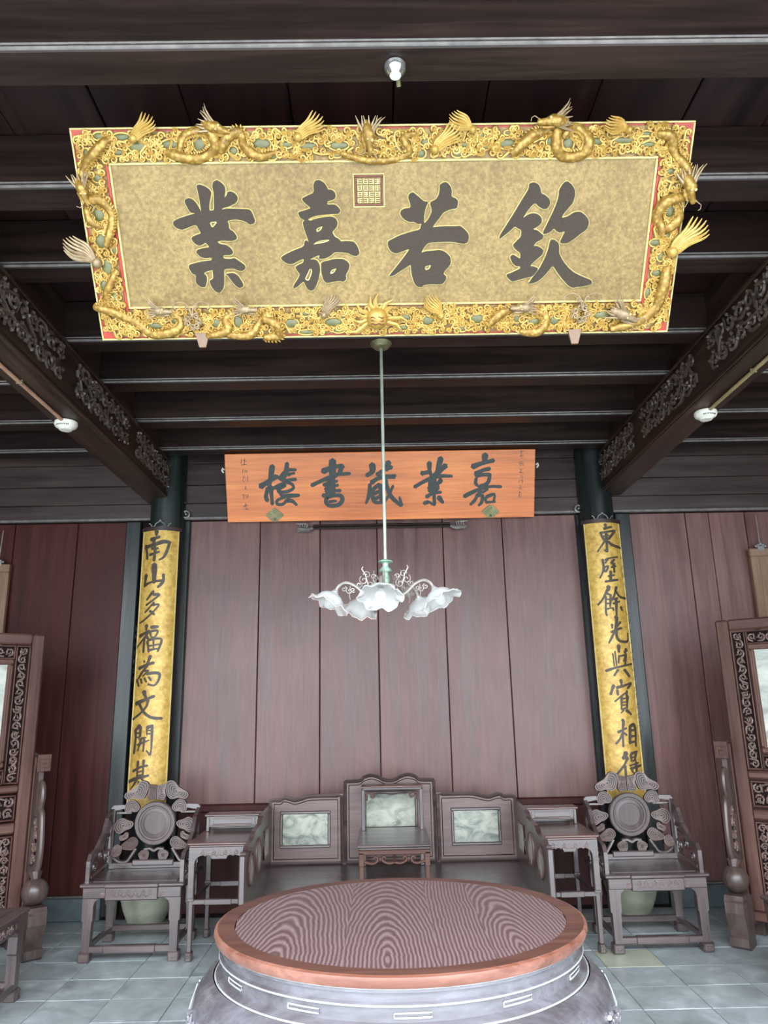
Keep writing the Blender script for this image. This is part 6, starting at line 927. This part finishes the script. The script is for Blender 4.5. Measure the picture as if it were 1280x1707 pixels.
# ================================================================ gold couplets
def couplet(label, xc, glyphs, tiny, hang):
    Z0, Z1 = .82, 3.075; R0 = .2; t = thing('couplet_board', label, 'plaque', (xc, 6.32, Z0), group='curved gold couplets on the columns'); H_ = Z1-Z0; A = .83
    def arc(r0_, r1_, z0, z1, a0, a1, n=16):
        mb = M(); V = []; F = []
        for i in range(n+1):
            a = a0+(a1-a0)*i/n
            for r_, z in ((r1_, z0), (r1_, z1), (r0_, z1), (r0_, z0)): V.append((r_*math.sin(a), -r_*math.cos(a), z))
        for i in range(n):
            for j in range(4): F.append([i*4+j, i*4+(j+1) % 4, i*4+4+(j+1) % 4, i*4+4+j])
        F += [[0, 1, 2, 3], [n*4+3, n*4+2, n*4+1, n*4]]; return mb.add(V, F)
    arc(.172, .197, 0, H_, -A-.09, A+.09).build('backing_board', W_COL, t, True)
    arc(.190, .2000, .01, H_-.03, -A, A).build('gold_face', G_BOARD, t, True)
    for s in (-1, 1): arc(.190, .2045, .0, H_-.025, s*A-.02, s*A+.02, 4).build('gold_edge', G_EDGE, t, True)
    arc(.172, .212, H_-.032, H_, -A-.10, A+.10).build('top_cap', W_LINT, t, True)
    mpc = lambda u, z, d: ((.2+d)*math.sin(u/.2), -(.2+d)*math.cos(u/.2), z-Z0)
    for g in glyphs: mb = M(); brush(mb, g, mpc, .0002, .0022, 4); mb.build('character', INKB, t)
    for g in tiny: mb = M(); brush(mb, g, mpc, .0002, .0014, 2); mb.build('small_character', INKB, t)
    h = M()
    for s in (-1, 1): h.tube([(s*q[0], -.19, H_+q[1]) for q in catmull([(.0, .055), (.018, .04), (.035, .03), (.045, .008), (.062, .0), (.078, .022), (.092, .03)], 3)], .0045, 5)
    h.ball((0, -.19, H_+.058), .008, n=7, h=5); h.build('hanger', IRON, t, True)
couplet('curved gold couplet board on the left column with eight black characters', -1.835, CPL, TINYL, 0)
couplet('curved gold couplet board on the right column with eight black characters', 1.925, CPR, TINYR, 0)

# ================================================================ small fittings
def T2(nm, lab, cat, loc, rz=0, g=None): return thing(nm, lab, cat, loc, rz, g)
for x, z, lab, s in ((-1.665, 3.225, 'small grey iron ring on a hook beside the left couplet', 1), (1.775, 3.215, 'small grey iron ring on a hook beside the right couplet', -1)):
    t = T2('wall_hook', lab, 'hook', (x, YB-.09, z), 0, 'iron rings beside the couplets')
    M().tube([(.030*math.cos(a*PI/8), -.01, .030*math.sin(a*PI/8)) for a in range(17)], .008, 6, cap=False).ball((0, -.012, 0), .011, n=8, h=5).build('ring', IRON, t, True)
    M().tube([(0, .02, .0), (-s*.02, -.012, .03), (-s*.035, -.015, .065), (-s*.05, -.012, .10), (-s*.03, -.01, .12), (-s*.012, -.01, .10)], .007, 6).build('hook_arm', IRON, t, True)
t = T2('sprinkler', 'round silver fitting under the front ceiling joist above the gilt plaque', 'sprinkler', (.09, 2.072, 3.70))
M().lathe([(.001, -.042), (.020, -.041), (.023, -.036), (.031, -.028), (.036, -.014), (.038, -.004), (.034, 0)], 28).build('dome', plain('polished silver', (.72, .74, .74), .18, .9, .03), t, True)
M().lathe([(.001, -.0435), (.019, -.043), (.020, -.040)], 24).build('lens', plain('frosted lens', (.62, .64, .58), .3), t, True)
M().tube([(.01, .034, -.010), (.012, .055, -.014), (.014, .066, -.022)], .008, 8).build('cable_gland', METAL, t, True)
for x, lab, s in ((-1.93, 'cream smoke detector under the left carved beam', -1), (2.085, 'cream smoke detector under the right carved beam', 1)):
    t = T2('smoke_detector', lab, 'detector', (x, 4.37, 3.34), 0, 'smoke detectors under the beams')
    M().lathe([(.001, -.060), (.036, -.058), (.046, -.046), (.062, -.038), (.070, -.022), (.068, -.006), (.060, 0)], 28).build('housing', CREAM, t, True)
    sl = M()
    for k in range(9): a = -PI/2+(k-4)*.15; sl.box(.062*math.cos(a)-.002, .062*math.cos(a)+.002, .062*math.sin(a)-.003, .062*math.sin(a)+.003, -.040, -.026, 0)
    sl.build('vent_slot', W_VOID, t)
    c = T2('conduit', ('copper' if s < 0 else 'brass')+' coloured cable tube running along under the '+('left' if s < 0 else 'right')+' carved beam', 'conduit', (x, 4.30, 3.33), 0, 'cable tubes under the beams')
    M().tube([(0, 0, -.004), (0, -3.3, -.004)], .011, 8).build('tube', COND if s < 0 else plain('brass tube', (.32, .25, .13), .4, .2), c, True)
    for yy in (-.55, -1.6, -2.6): M().box(-.018, .018, yy-.006, yy+.006, -.014, .009, .002).build('clip', METAL, c)

# ================================================================ chandelier
m_, nt, b = mat('frosted white glass', .3); b.inputs['Base Color'].default_value = (.93, .92, .9, 1)
tr = N_(nt, 'ShaderNodeBsdfTranslucent'); tr.inputs[0].default_value = (.95, .93, .9, 1); mx = N_(nt, 'ShaderNodeMixShader'); mx.inputs[0].default_value = .55
out = nt.nodes['Material Output']; nt.links.new(b.outputs[0], mx.inputs[1]); nt.links.new(tr.outputs[0], mx.inputs[2]); nt.links.new(mx.outputs[0], out.inputs[0]); GLASS = m_
m_, nt, b = mat('clear bulb glass', .05); b.inputs['Base Color'].default_value = (.9, .92, .92, 1); b.inputs['Transmission Weight'].default_value = .85; b.inputs['IOR'].default_value = 1.2; BULB = m_
PINK = plain('pink tinted glass edge', (.80, .55, .50), .3)
t = thing('chandelier', 'verdigris chandelier with five frosted flower shaped glass shades', 'chandelier', (.045, 4.09, 2.2)); HZ = 1.5
M().lathe([(.02, HZ-.035), (.045, HZ-.03), (.052, HZ-.018), (.062, HZ-.012), (.066, HZ-.002), (.05, HZ)], 24).build('ceiling_rose', METAL, t, True)
M().tube([(0, 0, HZ-.02), (0, 0, .16)], .0095, 10).build('rod', plain('pale green rod', (.42, .46, .38), .4, .2, .3, 9), t, True)
M().lathe([(.012, .175), (.040, .165), (.042, .158), (.016, .152), (.016, .135), (.034, .115), (.036, .105), (.014, .098), (.022, .075), (.024, .05), (.012, .03), (.03, .015), (.040, -.01), (.042, -.04), (.034, -.07), (.018, -.095), (.006, -.11), (.001, -.112)], 24).build('hub', VERD, t, True)
for k in range(5):
    a = math.radians(-96+72*k); ca, sa = math.cos(a), math.sin(a)
    def q_(r_, z): return (r_*ca, r_*sa, z)
    arm = [(.030, .03), (.047, .02), (.055, -.015), (.084, -.038), (.128, -.015), (.172, .022), (.223, .040), (.262, .022), (.283, -.012)]
    ao = M().tube([q_(*p) for p in catmull(arm, 3)], .0085, 8).build('arm', PEWT, t, True)
    sc_ = M()
    for (r_, z, rad, s, st_) in ((.085, .035, .028, 1, 2), (.125, .055, .026, -1, 1), (.105, .085, .022, 1, 0), (.07, .075, .016, -1, 3), (.15, .03, .018, 1, 3), (.205, -.005, .020, -1, 1), (.235, .005, .016, 1, 2), (.185, .0, .014, 1, 4)):
        sc_.tube([q_(u, v) for u, v in spiral(r_, z, rad, 1.2, st_, s, 12)], .003, 5)
    sc_.tube([q_(.10, .03), q_(.115, .085), q_(.135, .118), q_(.128, .13)], .0035, 5); sc_.tube([q_(.20, .02), q_(.205, -.03), q_(.20, -.055)], .003, 5)
    sc_.build('arm_scrollwork', PEWT, ao, True)
    # flower shade: axis tilted outwards
    tl = math.radians(28); ax = Vector((ca*math.sin(tl), sa*math.sin(tl), -math.cos(tl))); e1 = Vector((-sa, ca, 0)); e2 = ax.cross(e1)
    O = Vector(q_(.283, -.012)); V = []; F = []; n_ = 48; prof_ = [(.018, 0), (.022, .008), (.045, .018), (.066, .034), (.076, .052), (.083, .066), (.098, .076), (.114, .079)]
    for r_, h in prof_:
        f_ = max(0, (h-.03)/.064)
        for i in range(n_):
            q = 2*PI*i/n_; rr = r_*(1+.13*f_*f_*math.cos(6*q)); hh = h+.014*f_*f_*math.cos(6*q+.9)-.010*f_*f_*math.cos(12*q)
            V.append(O+e1*(rr*math.cos(q))+e2*(rr*math.sin(q))+ax*hh)
    L_ = len(prof_)
    F = [[i*n_+j, i*n_+(j+1) % n_, (i+1)*n_+(j+1) % n_, (i+1)*n_+j] for i in range(L_-1) for j in range(n_)]
    so = M().add(V, F).build('glass_shade', GLASS, t, 'all')
    rim_ = M().tube([V[(L_-1)*n_+j] for j in list(range(n_))+[0]], .0024, 5, cap=False); rim_.build('shade_edge', PINK if k in (3, 4) else GLASS, so, True)
    M().tube([O-ax*.012, O+ax*.012], [.013, .018], 12).build('shade_collar', PEWT, t, True)
    c_ = O+ax*.072; b_ = M(); b_.ball(tuple(c_), .030, n=16, h=10); b_.tube([O+ax*.01, O+ax*.045], .012, 8); b_.build('bulb', BULB, t, True)
